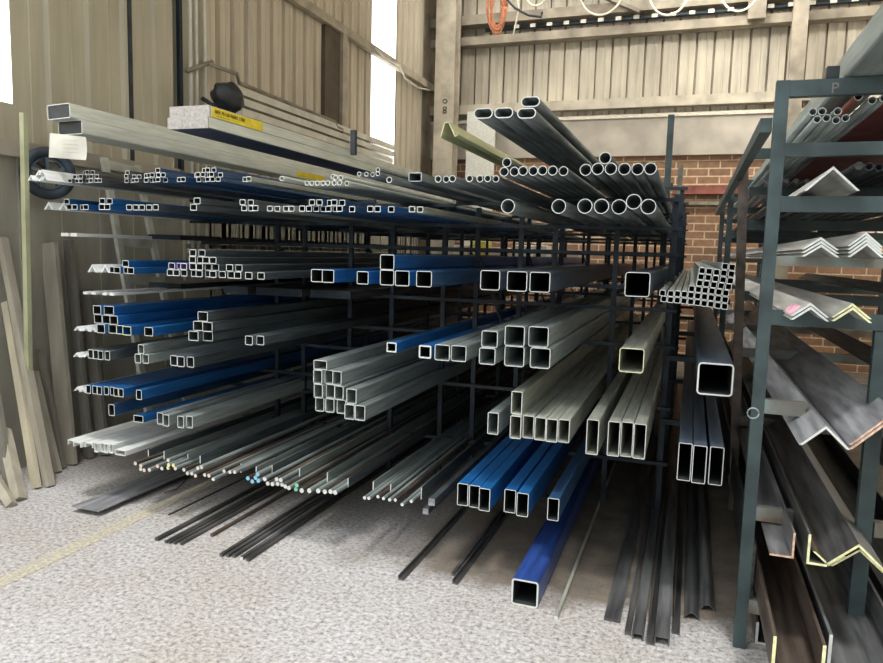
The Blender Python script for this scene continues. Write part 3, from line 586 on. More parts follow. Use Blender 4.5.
# ------------------------------------------------------------------ racks
FY = [4.25, 5.7, 7.2, 8.8]
PX = [atY(x, 262, FY[0]).x for x in (272, 314, 352, 392, 433, 476.5, 521.5, 571, 621)]
bpy.context.view_layer.update()
_st = []
for o_ in bpy.data.objects:
    if o_.type == 'MESH' and o_.parent is None and o_.dimensions.y > 3 and o_.get('label'):
        bb = [o_.matrix_world @ Vector(c) for c in o_.bound_box]; x0, x1 = min(v.x for v in bb), max(v.x for v in bb)
        if x0 < 0 and min(v.z for v in bb) < 1.76 and min(v.z for v in bb) > .05: _st.append((x0, x1))
def _free(x, r):
    best = None
    for k in range(-40, 41):
        c = x + r * k / 40; n = sum(1 for a, b in _st if a - .0142 < c < b + .0142); key = (n, abs(k))
        if best is None or key < best[0]: best = (key, c)
    return best[1]
PX = [_free(x, .11) for x in PX] + [_free(-.085, .035)]
for x0, x1, k in [(-3.25 + .265 * i, -3.25 + .265 * i + .25, i) for i in range(int((PX[0] - .03 + 3.25) / .265))] + [(PX[i] + .02, PX[i + 1] - .02, 9 + i) for i in range(len(PX) - 1)]:
    for nm, th, lv in (('s3', .03, 'third'), ('s5', .045, 'fifth')):
        if (lv == 'fifth' and k > 11) or (lv == 'third' and k > 8): continue
        o = section('bar', 'steel_plate', x1 - x0, th, 0, 0, 5.6, [M_black, M_frame]); o.location = ((x0 + x1) / 2, 3.62 + .03 * (k % 3), S[nm] + th / 2 + .0005)
        tag(o, f'dark wide plate, {(ORD + ["seventeenth", "eighteenth", "nineteenth"])[k]} from wall in flat run on {lv} level', 'plate', f'dark plates on the {lv} level')
levels = [('s1', -3.4, -1.95), ('s1p', -1.95, -1.4), ('s1b', -1.4, -.87), ('s1c', -.87, -.06), ('s2', -3.4, -.06), ('s3', -3.3, -.06), ('s4', -3.15, -.06), ('s5', -3.15, -.06), ('s6', -3.25, -.06), ('s7', -3.25, -1.9), ('s8', -3.3, -1.9), ('s9', -1.9, -1.6), ('s9m', -1.6, -.45), ('s9t', -.45, -.06), ('s8c', -3.2, -1.9), ('s10', -3.35, -.06)]
W_ = .028
NM = ['first rack frame just behind the tube ends, carrying every level', 'second dark rack frame, one bay behind the first', 'third dark rack frame, two bays behind the first', 'rearmost dark rack frame before the brick wall']
for fi, Y in enumerate(FY):
    r = root('storage_rack', (0, Y, 0)); tag(r, NM[fi], 'rack', 'frames of the long tube rack')
    for i, x in enumerate(PX):
        top = 1.78 if fi == 0 and i < 9 else (2.03 if i in (8, 6, 9) and fi else (1.86 if i == 9 else 1.79))
        MB().box((x - W_ / 2, -W_ / 2, 0), (x + W_ / 2, W_ / 2, top)).build('upright', [M_frame], r)
    for nm, x0, x1 in levels:
        z = S[nm]; hh = .02
        MB().box((x0, -.045, z - hh), (x1, -.019, z)).build('crossbeam', [M_frame], r)
    if fi: MB().box((-.95, -.045, 2.012), (-.06, -.019, 2.034)).build('crossbeam', [M_frame], r)
    # arms for the aisle-edge stock
    for z in (1.285, .948, .577):
        MB().box((-.102, -.05, z - .03), (.215, -.018, z)).build('arm', [M_frame], r)
    # diagonal braces
    MB().bar((PX[0], .03, 1.50), (PX[0] + .16, .03, 1.33), .025, .012).build('brace', [M_frame], r)
    MB().bar((PX[5], .03, 1.50), (PX[5] + .18, .03, 1.02), .02, .012).build('brace', [M_frame], r)
for x, lab in ((-3.2, 'slim dark post under the level ends nearest the wall'),):
    for fi, Y in enumerate(FY[1:]):
        pass

# tall blue-grey posts at the aisle edge with clamps
def post(x, Y, z0, z1, w, mt, label, name='rack_post', clamps=()):
    r = root(name, (x, Y, 0)); tag(r, label, 'post')
    MB().box((-w / 2, -w / 2, z0), (w / 2, w / 2, z1)).build('shaft', [mt], r)
    for z in clamps: MB().box((-w * .95, -w * .85, z), (w * .95, w * .85, z + .035)).build('clamp', [mt], r)
    return r
p = atY(671.5, 115, 6.2); post(p.x + .0, 6.2, 0, p.z, .05, M_green, 'tallest slate-green post standing at the aisle edge of the long rack', clamps=(1.75, 1.9, 2.08))
p = atY(681, 165, 7.6); post(p.x, 7.6, 0, p.z, .05, M_greenw, 'shorter weathered post behind the tallest slate-green post', clamps=(1.6, 1.8, 1.95))
p = atY(677, 183, 4.6); post(p.x, 4.6, 0, 1.86, .035, M_frame, 'slim dark post at the aisle edge with stacked clamps', clamps=(1.5, 1.62, 1.74))
o = MB().box((-.018, -.018, 0), (.018, .018, .17)).build('post_stub', [M_frame]); q = atY(353.5, 155, 4.6); o.location = (q.x, q.y, q.z); 
o.data.transform(Matrix.Translation((0, 0, 0))); tag(o, 'short dark post stub rising above rack top before the bright wall strip', 'post')

# ---- right-hand rack (green angle rack)
GY = [2.86, 4.5, 6.2, 7.9]
XL = atY(766, 300, GY[0]).x
zb = [atY(x, y, GY[0] - .02).z for x, y in ((820, 87), (820, 149), (820, 204), (820, 262), (820, 320))]
x2 = atY(868, 480, GY[0]).x
for fi, Y in enumerate(GY):
    r = root('angle_rack', (0, Y, 0))
    tag(r, ['first green frame of the angle rack, beside the huge square tube', 'second frame of the angle rack with a brown leaning post', 'third frame of the angle rack', 'rearmost frame of the angle rack by the bricks'][fi], 'rack', 'frames of the green angle rack')
    mt = M_green if fi != 1 else M_brownp
    top = zb[0] + .03
    XX = XL if fi != 1 else XL + .0
    if fi == 1: MB().bar((XL + .06, 0, 0), (XL - .02, 0, top - .05), .05, .05).build('upright', [M_brownp], r)
    else: MB().box((XL - .022, -.018, 0), (XL + .022, .018, top)).build('upright', [mt], r)
    if fi == 0: MB().box((x2 - .026, -.018, 0), (x2 + .026, .018, zb[4] - .03)).build('upright', [M_green], r)
    MB().box((1.75, -.03, 0), (1.81, .03, top)).build('upright', [M_green], r)
    for i, z in enumerate(zb):
        if fi in (1, 2) and i == 3: continue
        hh = [.055, .045, .055, .035, .055][i]
        MB().box((XL + .022, -.02, z - hh / 2), (1.75, .02, z + hh / 2)).build('crossbeam', [M_green if i in (0, 1, 2, 4) else M_greenw], r)
    for (yy) in (405, 513, 607):
        z = atY(770, yy, GY[0]).z
        MB().box((XL + .022, -.02, z - .03), (XL + .16 if fi == 0 else x2 - .03, .02, z + .022)).build('bracket', [M_greenw], r)
        MB().box((x2 + .03, -.025, z - .03), (1.75, .02, z + .022)).build('bracket', [M_greenw], r)
    if fi == 0:
        MB().box((XL + .135, -.018, top), (XL + .175, .02, top + .04)).build('stub_end', [M_blk], r)
        # bent wire ring on the post
        q = atY(753, 413, GY[0] - .04)
        pts = [Vector((q.x + .02 * math.cos(t / 12 * 2 * math.pi), -.045, q.z + .02 * math.sin(t / 12 * 2 * math.pi))) for t in range(13)]
        MB().path(pts, .003, 6).build('wire_ring', [M_galv], r, True)
# side rail along the rack top
zr = atY(770, 125, GY[0]).z
o = MB().box((-.02, 0, -.025), (.02, 5.2, .025)).build('side_rail', [M_green]); o.location = (XL - .045, GY[0] + .0, zr); tag(o, 'long green side rail joining the posts of the angle rack near the top', 'rail')

# stock on the angle rack
def rstock(name, cat, kind, x, y, w, h, label, mats, Y=2.7, **kw): return stock(name, cat, kind, x, y, w, h, label, mats, None, Y=Y, jit=0, **kw)
rp = [(812.9, 111.8), (822.2, 111.3), (817.3, 119.2), (826.6, 118), (837.8, 111.3), (836.2, 120.2), (845.8, 118)]
for k, (x, y) in enumerate(rp):
    rstock(RP, 'pipe', 'pipe', x, y, 8.2, 8.2, ['upper pipe nearest the green post under the top beam', 'second upper pipe from green post under the top beam', 'lower pipe nearest the green post under the top beam', 'second lower pipe from green post under the top beam',
           'third upper pipe from the green post under top beam', 'third lower pipe from the green post under top beam', 'fourth lower pipe from the green post under top beam'][k], M_galv, Y=3.0, group='pipes under the top beam of the angle rack', end=9.3)
rstock(RP, 'pipe', 'pipe', 858.6, 96.4, 9.4, 8.6, 'reddish pipe set apart above the pipe cluster under the top beam', [M_redst, M_cut], Y=3.0, end=9.3)
rstock(RP, 'pipe', 'pipe', 872.4, 100.4, 8.6, 8.6, 'galvanised pipe beside the reddish one under the top beam', M_galv, Y=3.0, end=9.3)
rstock(RP, 'pipe', 'pipe', 884, 98, 8.6, 8.6, 'galvanised pipe cut by the frame edge under the top beam', M_galv, Y=3.0, end=9.3)
zt = zb[1] + .025
# pipes / bars beneath with ends set back, resting on the third beam
for k in range(11):
    x = XL + .07 + k * .052
    r_ = .016 if k % 3 else .02
    o = section('pipe' if k % 2 else 'rod', 'long_pipe' if k % 2 else 'long_bar', r_ * 2, r_ * 2, .003, 0, 9.2 - 3.3, [M_galvd if k % 3 else M_black, M_mill])
    o.location = (x, 3.3 + .04 * (k % 4), zb[2] + .0275 + r_ + (.0 if k % 2 else .0)); tag(o, f'long dark {"pipe" if k % 2 else "bar"}, {ORD[k]} from the green post above the third beam', 'pipe' if k % 2 else 'bar', 'dark bars over the third beam')
for k in range(6):
    x = XL + .09 + k * .05
    o = section('rod', 'long_bar', .026, .026, .003, 0, 4.9, [M_mill, M_mill]); o.location = (x, 4.3, zb[1] + .025 + .013 ); tag(o, f'long grey bar, {ORD[k]} from the green post above the second beam', 'bar', 'grey bars over the second beam')
for k in range(13):
    o = section('pipe' if k % 3 else 'rod', 'long_pipe', .038, .038, .004, 0, 5.4, [M_mill if k % 2 else M_galvd, M_mill]); o.location = (XL + .42 + .047 * k, 3.7 + .03 * (k % 4), zb[1] + .0235 + .019)
    tag(o, f'grey pipe, {ORD[k]} past the thin bars over the second beam', 'pipe', 'grey pipes over the second beam')
for k in range(1):
    o = section('bar', 'steel_plate', .26, .012, .003, 0, 5.8, [M_mill, M_mill]); o.location = (x2 + .40 + .27 * k, 3.1, zb[2] + .029 + .006)
    tag(o, f'dark plate, {ORD[k]} outwards from the long bars on the third beam', 'plate', 'dark plates over the third beam')
# big galvanised channel and red sheet above the top beam
zt0 = zb[0] + .031
o = section('box', 'galvanised_box_section', .15, .10, .004, 0, 6.3, [M_galv, M_cut]); o.location = (XL + .27, 2.3, zt0 + .05); tag(o, 'big galvanised box section lying over the top beam of the angle rack', 'box section')
o = section('bar', 'red_plate', .6, .02, .003, 0, 6.0, [M_redp, M_redp]); o.location = (XL + .70, 2.75, zt0 + .01); tag(o, 'dark red plate lying over the top beam beside the big box section', 'plate')
# big angle, apex up, on third beam
def ang(x, y, w, h, label, mats, Y, n=1, step=None, tw=2.2, grp=None, pch=(0, 0), end=9.0, side=None):
    for k in range(n):
        p = atY(x, y, Y); s = scale(p); dz = k * (3.6 / s)
        o = section('angle', 'steel_angle', w / s, h / s, tw / s, 0, end - Y, mats)
        o.location = (p.x + k * pch[0] / s, Y + .01 * k, p.z + dz)
        lab = label if n == 1 else f"{label}, {['lowest', 'second', 'third', 'topmost'][k] if k < n - 1 else 'topmost'} of the nest"
        tag(o, lab, 'angle', grp)
ang(832.5, 178.5, 50, 24, 'big single steel angle with bright edges, roof-shaped, above the third beam', [M_lite, M_cut], 2.78, tw=2.2)
ang(821, 250.6, 34, 12.6, 'galvanised angle, smaller nest on fourth beam', [M_lite, M_cut], 2.72, 3, grp='nested angles on the fourth beam', tw=2)
ang(866.6, 250, 32, 14.5, 'galvanised angle, taller nest on fourth beam', [M_lite, M_cut], 2.72, 4, grp='nested angles on the fourth beam', tw=2)
ang(810.4, 313.6, 35, 14, 'pink-chalked angle, nest over the fifth beam by post', [M_lite, M_cut], 2.62, 2, grp='nested angles on the fifth beam', tw=2)
ang(852.4, 314.6, 36, 15, 'yellow-edged angle, nest over fifth beam', [M_lite, M_cutyel], 2.62, 2, grp='nested angles on the fifth beam', tw=2)
# pink chalk patch lies on the wall-side leg of the first nest
nest = [o for o in bpy.data.objects if o.get('label', '').startswith('pink-chalked')][-1]
bb = nest.dimensions; hw_, hh_ = bb.x / 2, bb.z / 2; n0 = Vector((-hh_ * 2, 0, hw_)).normalized() * .0015
vs = []
for u, y in ((.35, .06), (.9, .02), (.95, .16), (.7, .24), (.4, .2)):
    vs.append(Vector((-hw_ * u, y, hh_ - 2 * hh_ * u)) + n0)
vs += [v - n0 * .6 for v in vs]
new('chalk_patch', vs, [(0, 1, 2, 3, 4), (9, 8, 7, 6, 5)] + [(i, (i + 1) % 5, 5 + (i + 1) % 5, 5 + i) for i in range(5)], [M_pink], parent=nest)
ang(825.4, 436.6, 46, 22, 'single grey angle with silver face, roof-shaped, below the fifth beam', [M_silver, M_cut], 2.55, tw=2.4)
ang(895, 434, 78, 40, 'large rusty-edged angle below the fifth beam at frame edge', [M_silver, M_cutrust], 2.6, 2, tw=2.2, grp='rusty-edged angles')
# L-shaped ones lower down
def ell(kind, pts, label, mats, Y, tw):
    (x0, y0), (x1, y1) = pts
    p = atY((x0 + x1) / 2, (y0 + y1) / 2, Y); s = scale(p)
    o = section(kind, 'steel_angle', abs(x1 - x0) / s, abs(y1 - y0) / s, tw / s, 0, 9.0 - Y, mats); o.location = (p.x, Y, p.z); tag(o, label, 'angle'); return o
ell('el', ((771.5, 531), (793.5, 557.4)), 'purple-grey angle with upright leg beside the green post, rusty edge', [M_mill, M_cutrust], 2.55, 2)
ell('elr', ((808.5, 535), (827, 566)), 'black angle with upright leg and bright yellowish edge', [M_black, M_cutyel], 2.5, 2.4)
def vee(cx, cy, w, h, name, label, mats, Y, tw, up=True):
    p = atY(cx, cy, Y); s = scale(p)
    o = section('angle', name, w / s, h / s, tw / s, 0, 9.0 - Y, mats); o.location = (p.x, Y, p.z)
    if not up: o.rotation_euler = (0, math.pi, 0)
    tag(o, label, 'angle'); return o
vee(858, 556, 54, 25, 'steel_angle', 'black roof-shaped angle with yellowish edges near the second green post', [M_black, M_cutyel], 2.5, 2.4)
vee(859, 559.5, 50, 22, 'steel_angle', 'dark angle nested directly under the yellowish-edged roof-shaped one', [M_rust, M_cutyel], 2.52, 2.0)
vee(829, 560, 30, 13, 'steel_angle', 'trough-shaped dark angle between upright angle and roof-shaped angle', [M_rust, M_cutyel], 2.51, 2.0, False)
# heavy channels at the bottom
def chan_up(x, Y0, z, w, h, t, label, mats, L=6.0):
    b = MB().prism([(0, 0), (w, 0), (w, h), (w - t, h), (w - t, t), (t, t), (t, h), (0, h)], 0, L, 0, 1)
    o = b.build('steel_channel', mats); o.location = (x, Y0, z); tag(o, label, 'channel'); return o
zl = atY(770, 607, GY[0]).z + .0225
p = atZ(777, 655, zl)
chan_up(XL + .05, 2.35, zl, .15, .12, .01, 'heavy brown channel with flanges up and a yellow-marked end, lowest bracket', [M_rust, M_cutyel])
chan_up(XL + .225, 2.45, zl, .22, .11, .01, 'dark grey channel between two others on the lowest bracket, flanges up', [M_mill, M_cut])
chan_up(XL + .48, 2.15, zl - .0, .26, .10, .01, 'heavy dark channel beyond the second green post on the lowest bracket', [M_black, M_cut])
o = section('bar', 'steel_plate', .012, .18, .003, 0, 6, [M_mill, M_mill]); o.location = (XL + .038, 2.95, zl + .09); tag(o, 'purple-grey plate standing on edge against the brown channel', 'plate')
chan_up(XL + .06, 2.9, .001, .22, .09, .01, 'dark channel lying on the floor under the angle rack', [M_black, M_cut], 5.5)
chan_up(XL + .42, 2.95, .001, .26, .10, .01, 'brown channel lying on the floor beneath the second green post', [M_rust, M_cut], 5.5)
# mid-level dark long angles filling the rack
zm = atY(770, 513, GY[0]).z + .0225; zm2 = atY(770, 405, GY[0]).z + .0225
for k, (x, z, mm, lab) in enumerate((        (x2 + .3, zm2, M_black, 'set-back black angle past the second post, upper bracket'), (x2 + .5, zm, M_rust, 'set-back brown angle farthest out on middle bracket'), (x2 + .3, zm, M_black, 'set-back black angle past the second post, middle bracket'))):
    o = section('angle', 'steel_angle', .13, .065, .007, 0, 5.4, [mm, M_mill]); o.location = (x, 3.3 + .05 * k, z + .0335); tag(o, lab, 'angle', 'dark angles set back in the rack')
for k, (x, z, lab) in enumerate(((x2 + .55, zb[3] + .02, 'pale angle set back on the fourth beam at frame edge'), (x2 + .52, zb[4] + .03, 'pale angle set back on the fifth beam, outermost'))):
    o = section('angle', 'steel_angle', .15, .06, .006, 0, 5.0, [M_silver, M_mill]); o.location = (x, 3.4 + .1 * k, z + .031); tag(o, lab, 'angle', 'pale angles set back in the rack')

# ------------------------------------------------------------------ room
XW = -4.1; YB = 11.0; XR = 4.2; ZC = 6.3
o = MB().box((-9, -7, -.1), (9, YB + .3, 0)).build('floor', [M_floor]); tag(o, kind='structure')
# yellow line on the floor
a = atZ(0, 583, .0); b_ = atZ(150, 511, .0); d = (b_ - a).normalized(); n_ = Vector((-d.y, d.x, 0)); a2 = a - d * 1.5; b2 = b_ + d * .6
vs = [a2 - n_ * .045, b2 - n_ * .045, b2 + n_ * .045, a2 + n_ * .045]
o = new('trim_1', [(v.x, v.y, .0015) for v in vs] + [(v.x, v.y, .0005) for v in vs], [(0, 1, 2, 3), (7, 6, 5, 4), (0, 4, 5, 1), (1, 5, 6, 2), (2, 6, 7, 3), (3, 7, 4, 0)], [M_line]); tag(o, kind='structure')

def corrugated(name, length, height, pitch, rib, depth, mt, horizontal_axis, origin, flip=1, gap=None):
    """trapezoidal cladding: sheet profile extruded upwards"""
    prof = []; x = 0
    while x < length:
        g = pitch - rib
        prof += [(x, 0), (x + g * .5, 0), (x + g * .5 + .004, .006), (x + g * .5 + .02, .006), (x + g * .5 + .024, 0), (x + g, 0), (x + g + rib * .22, depth), (x + g + rib * .78, depth)]
        x += pitch
    prof = [p for p in prof if p[0] <= length]
    v = []; f = []
    for k, (u, dp) in enumerate(prof):
        for z in (0, height):
            v.append((u, -dp * flip, z) if horizontal_axis == 'x' else (dp * flip, u, z))
    for k in range(len(prof) - 1): f.append((2 * k, 2 * k + 2, 2 * k + 3, 2 * k + 1))
    n = len(v)      # backing so that the sheet has thickness
    bx_ = [(0, .08), (length, .08)]
    for u, dp in bx_:
        for z in (0, height): v.append((u, dp, z) if horizontal_axis == 'x' else (-dp, u, z))
    f.append((n, n + 2, n + 3, n + 1))
    o = new(name, v, f, [mt]); o.location = origin; tag(o, kind='structure'); return o
# left wall: lower stained panels, near olive cladding, far cladding, two translucent strips
zled = atX(25, 143, XW).z
o = MB().box((XW - .2, -7, 0), (XW, YB, zled - .1)).build('wall_left', [M_dado]); tag(o, kind='structure')
g = MB()
for k in range(36): g.box((XW, -1.2 + k * .33, 0.0), (XW + .012, -1.2 + k * .33 + .03, zled - .1))
o = g.build('trim_2', [M_dado]); tag(o, kind='structure')
o = MB().box((XW - .2, -7, zled - .1), (XW + .05, 4.9, zled)).build('trim_3', [M_conc]); tag(o, kind='structure')
yw = atX(13, 50, XW).y; zw = atX(13, 104, XW).z
ys1 = atX(373, 60, XW).y; ys2 = atX(397, 60, XW).y
y18 = atX(180, 50, XW).y
corrugated('wall_left_near', y18 - yw, ZC - zled, .33, .10, .025, M_cladN, 'y', (XW, yw, zled))
o = MB().box((XW - .05, -7, zled), (XW, yw, zw)).build('wall_left_sill', [M_cladN]); tag(o, kind='structure')
o = MB().box((XW - .06, -7, zw), (XW - .02, yw, ZC)).build('window_1', [M_day]); tag(o, kind='structure')
y21 = atX(212, 50, XW).y
o = MB().box((XW - .2, y18, 0), (XW + .03, y21 - .1, ZC)).build('wall_left_pier', [M_cladN]); tag(o, kind='structure')
corrugated('wall_left_far', ys1 - y21 + .1, ZC - .5, .215, .07, -.05, M_cladL, 'y', (XW, y21 - .1, .5))
corrugated('wall_left_end', YB - ys2, ZC - .5, .215, .07, -.05, M_cladL, 'y', (XW, ys2, .5))
o = MB().box((XW - .06, ys1, 1.9), (XW - .02, ys2, ZC)).build('window_2', [M_day]); tag(o, kind='structure')
o = MB().box((XW - .25, -1.5, 0), (XW - .2, YB + .2, ZC)).build('wall_left_outer', [M_conc])
bpy.data.objects.remove(o)
for k, x in enumerate((127.5, 178)):
    yq = atX(x, 60, XW).y
    o = MB().box((XW + .002, yq - .02, zled), (XW + .035, yq + .015, ZC)).build(f'trim_{14 + k}', [M_frame]); tag(o, kind='structure')
# girt along the left wall (line through (300,0) and (437,92)) and a second lower one
zg = atX(437, 92, XW + .06).z
o = MB().box((XW + .03, 5.6, zg - .05), (XW + .10, YB, zg + .05)).build('trim_4', [M_beige]); tag(o, kind='structure')
yd0 = atX(321, 80, XW).y; yd1 = atX(336, 80, XW).y
o = MB().box((XW - .02, yd0, 1.9), (XW + .05, yd1, zg - .05)).build('trim_5', [mat('dark_brown_panel', (.11, .085, .065), .7)]); tag(o, kind='structure')
o = MB().box((XW - .02, yd1, 1.9), (XW + .09, yd1 + .13, zg - .05)).build('trim_6', [M_beige]); tag(o, kind='structure')
# ledge pieces behind the planks stack (long pale gutters on the wall)
z1 = atX(300, 118, XW + .12).z
for k, (dz, lab) in enumerate(((0, 'long pale gutter along the window wall, upper of three'), (-.10, 'long pale gutter along the window wall, middle of three'), (-.2, 'long pale gutter along the window wall, lowest of three'))):
    q0 = atX(236 , 92, XW + .16).y
    o = MB().box((XW + .05, q0 + .05, z1 + dz + .02), (XW + .13 + .03 * k, 9.2 - .1 * k, z1 + dz + .085)).build('wall_gutter', [M_pvc]); tag(o, lab, 'gutter', 'gutters on the window wall')
# bag / black roll end
q = atX(228, 98, XW + .45); r = root('black_sack', tuple(q)); tag(r, 'black plastic sack tied over the end of the gutters, above aluminium planks', 'sack')
bm = bmesh.new(); bmesh.ops.create_uvsphere(bm, u_segments=20, v_segments=14, radius=1)
for v in bm.verts:
    n_ = math.sin(v.co.x * 7 + v.co.z * 5) * .07 + math.sin(v.co.y * 9 + 2 * v.co.z) * .06
    v.co = Vector((v.co.x * .11, v.co.y * .16, v.co.z * .12)) * (1 + n_)
me = bpy.data.meshes.new('sack_body'); bm.to_mesh(me); bm.free(); me.materials.append(M_blk)
for pl in me.polygons: pl.use_smooth = True
o = bpy.data.objects.new('sack_body', me); C.objects.link(o); o.parent = r
MB().path([(.0, -.05, -.06), (-.08, -.1, -.07), (-.16, -.12, -.02)], .018, 8).build('sack_neck', [M_blk], r, True)
# handrail pipe on the wall
pts = [atX(x, y, XW + .10) for x, y in ((208, 62), (238, 74), (239, 82), (330, 124), (335, 121), (342, 128), (342, 134))]
pts = [atX(209, 64, XW + .12), atX(237, 74, XW + .12), atX(239.5, 83, XW + .12), atX(335, 122, XW + .12), atX(337, 127, XW + .12), atX(342, 129, XW + .12), atX(342.5, 135, XW + .12)]
tag(MB().path(pts, .018, 8).build('wall_pipe', [M_dust], smooth=True), 'brown bent pipe running along the cladding above the gutters', 'pipe')
# vertical conduits and clips
for k, x in enumerate((190.5, 196.5, 205)):
    q = atX(x, 60, XW + .08)
    o = MB().path([(XW + .08, q.y, 1.2), (XW + .08, q.y, ZC)], .016, 8).build('conduit', [M_pvc], smooth=True)
    tag(o, ['pale vertical conduit on the wall pier, beside the olive cladding', 'pale vertical conduit on the wall pier, middle of three', 'pale vertical conduit on wall pier, beside the pipe elbow'][k], 'conduit', 'conduits on the wall pier')
q0 = atX(187, 71, XW + .1); q1 = atX(212, 62, XW + .1)
tag(MB().path([q0, q1], .02, 8).build('conduit_clamp', [M_dust], smooth=True), 'brown clamp bar crossing the three pale conduits', 'clamp')

o = MB().box((XW - .12, YB - .5, 0), (XW + .012, YB + .1, ZC)).build('trim_16', [M_dust]); tag(o, kind='structure')
# back wall: brick, lintel band, cladding, girts
YBK = YB
zlb = atY(650, 156.5, YBK).z; zlt = atY(640, 117, YBK).z
o = MB().box((XW - .2, YBK, 0), (XR + .2, YBK + .25, zlb)).build('wall_back', [M_brick]); tag(o, kind='structure')
o = MB().box((XW - .2, YBK - .10, zlb), (XR + .2, YBK + .2, zlt)).build('wall_back_lintel', [M_conc]); tag(o, kind='structure')
o = MB().box((XW - .2, YBK - .13, zlt - .03), (XR + .2, YBK - .10, zlt + .02)).build('trim_7', [M_concl]); tag(o, kind='structure')
corrugated('wall_back_cladding', XR - XW, ZC - zlt, .235, .032, -.06, M_cladB, 'x', (XW, YBK + .02, zlt))
def zgirt(x, y): return atY(x, y, YBK - .1).z
for k, (x, y, hh, dd) in enumerate(((650, 102.5, .14, .16), (650, 30, .12, .22), (650, 8, .14, .25))):
    z = zgirt(x, y)
    o = MB().box((XW, YBK - dd, z - hh / 2), (XR, YBK - .02, z + hh / 2)).build(f'trim_{8 + k}', [M_beige if k == 0 else M_dust]); tag(o, kind='structure')
# pale line above upper girt: pipe run with collars
z = zgirt(650, 19)
r = root('cable_tray', (0, YBK - .18, z)); tag(r, 'dark cable run with pale collars between the two upper girts', 'cable tray')
MB().path([(-3.2, 0, 0), (3.6, 0, 0)], .03, 8).build('duct', [M_frame], r, True)
for k in range(26): MB().box((-3.0 + k * .25, -.035, -.015), (-2.92 + k * .25, .035, .035)).build('collar', [M_pvc], r)
# diagonal strut on the back wall
q0 = atY(612, 0, YBK - .3); q1 = atY(640, 12, YBK - .3)
tag(MB().bar(q0 + (q0 - q1) * 1.2, q1, .10, .05).build('diagonal_strut', [M_dust]), 'dusty diagonal strut meeting the top girt of the cladding', 'strut')
for (x, w_) in ((757, .22),):
    q = atY(x, 10, YBK - .3); o = MB().box((q.x - w_ / 2, YBK - .35, q.z - .12), (q.x + w_ / 2, YBK - .22, ZC)).build('roof_bracket', [M_dust]); tag(o, 'dusty square bracket hanging from the roof at top girt', 'bracket')
q = atY(797, 60, YBK - .35); 
o = MB().box((q.x - .09, YBK - .42, 0), (q.x + .09, YBK - .28, ZC)).build('wall_column', [M_dust]); tag(o, 'dusty steel column in front of back wall behind the angle rack', 'column')
# corner column: I section
cx0 = atY(437.5, 130, 10.6).x; cx1 = atY(456.5, 130, 10.6).x
r = root('steel_column', ((cx0 + cx1) / 2, 10.55, 0)); tag(r, 'pale steel column in the corner with small round marks', 'column')
hw = (cx1 - cx0) / 2
MB().box((-hw, -.13, 0), (hw, -.10, ZC)).box((-hw, .10, 0), (hw, .13, ZC)).box((-.02, -.1, 0), (.02, .1, ZC)).build('flange', [M_beige], r)
for dz, s_ in ((0, 1), (-.105, .8), (-.155, .8)):
    q = atY(446, 101, 10.4); pts = [Vector((.02 + .035 * s_ * math.cos(t / 12 * 2 * math.pi), -.135, q.z + dz + .028 * s_ * math.sin(t / 12 * 2 * math.pi))) for t in range(13)]
    MB().path(pts, .007, 6).build('painted_mark', [M_ink], r)
# speckled board, leaning on the back wall
q0 = atY(468, 112, 10.7); q1 = atY(494, 178, 10.7)
o = MB().box((q0.x, 10.66, q1.z - 1.2), (q1.x, 10.7, q0.z)).build('speckled_board', [M_speck]); tag(o, 'grey-white speckled board between the corner column and oval tubes', 'board')
# rusty channel & ledges on the bricks
q = atY(713, 191, YBK - .05); o = MB().box((q.x - .55, YBK - .14, q.z - .05), (q.x + .42, YBK - .001, q.z + .07)).build('rusty_channel', [M_redst]); tag(o, 'red oxide channel fixed on the brick wall above the aisle', 'channel')
q = atY(713, 203, YBK - .05); o = MB().box((q.x - .55, YBK - .10, q.z - .03), (q.x + .55, YBK - .001, q.z + .02)).build('wall_ledge', [M_dust]); tag(o, 'narrow dark ledge on the bricks below the red oxide channel', 'ledge')
# right wall and ceiling
o = MB().box((XR, -7, 0), (XR + .2, YBK, 1.5)).box((XR, -7, 2.3), (XR + .2, YBK, ZC)).box((XR, -7, 1.5), (XR + .2, 5.6, 2.3)).box((XR, 9, 1.5), (XR + .2, YBK, 2.3)).build('wall_right', [M_cladL]); tag(o, kind='structure')
o = MB().box((XR + .08, 5.6, 1.5), (XR + .12, 9, 2.3)).build('window_3', [M_day]); tag(o, kind='structure')
o = MB().box((XW - .3, 1.7, ZC), (XR + .3, YBK + .3, ZC + .1)).build('ceiling', [M_dust]); tag(o, kind='structure')

# cords on the top girt
def loop(cx, cy, rx, ry, Y, a0=0, a1=360, n=40, dy=0, tilt=0):
    q = atY(cx, cy, Y); s = scale(q); out = []
    for i in range(n + 1):
        t = math.radians(a0 + (a1 - a0) * i / n); out.append(q + Vector((rx / s * math.cos(t) + tilt * math.sin(t), dy * i / n, ry / s * math.sin(t))))
    return out
r = root('extension_cord', (0, 0, 0)); tag(r, 'orange extension cord coil hanging from the top girt near the corner', 'cord')
b = MB()
for k in range(7): b.path(loop(497.5 + (k % 3 - 1) * 1.6, 6 + (k % 4), 5.4 + (k % 4) * 1.3, 19 + (k % 5) * 1.7, 10.35 - .02 * k, tilt=.03 * (k % 3 - 1)), .012, 6)
b.build('cord_coil', [M_orange], r, True)
c2 = [atY(x, y, 10.3) for x, y in ((517, -4), (519, 8), (516, 22), (513, 36))]
MB().path(c2, .012, 6).build('cord_tail', [M_hose], r, True)
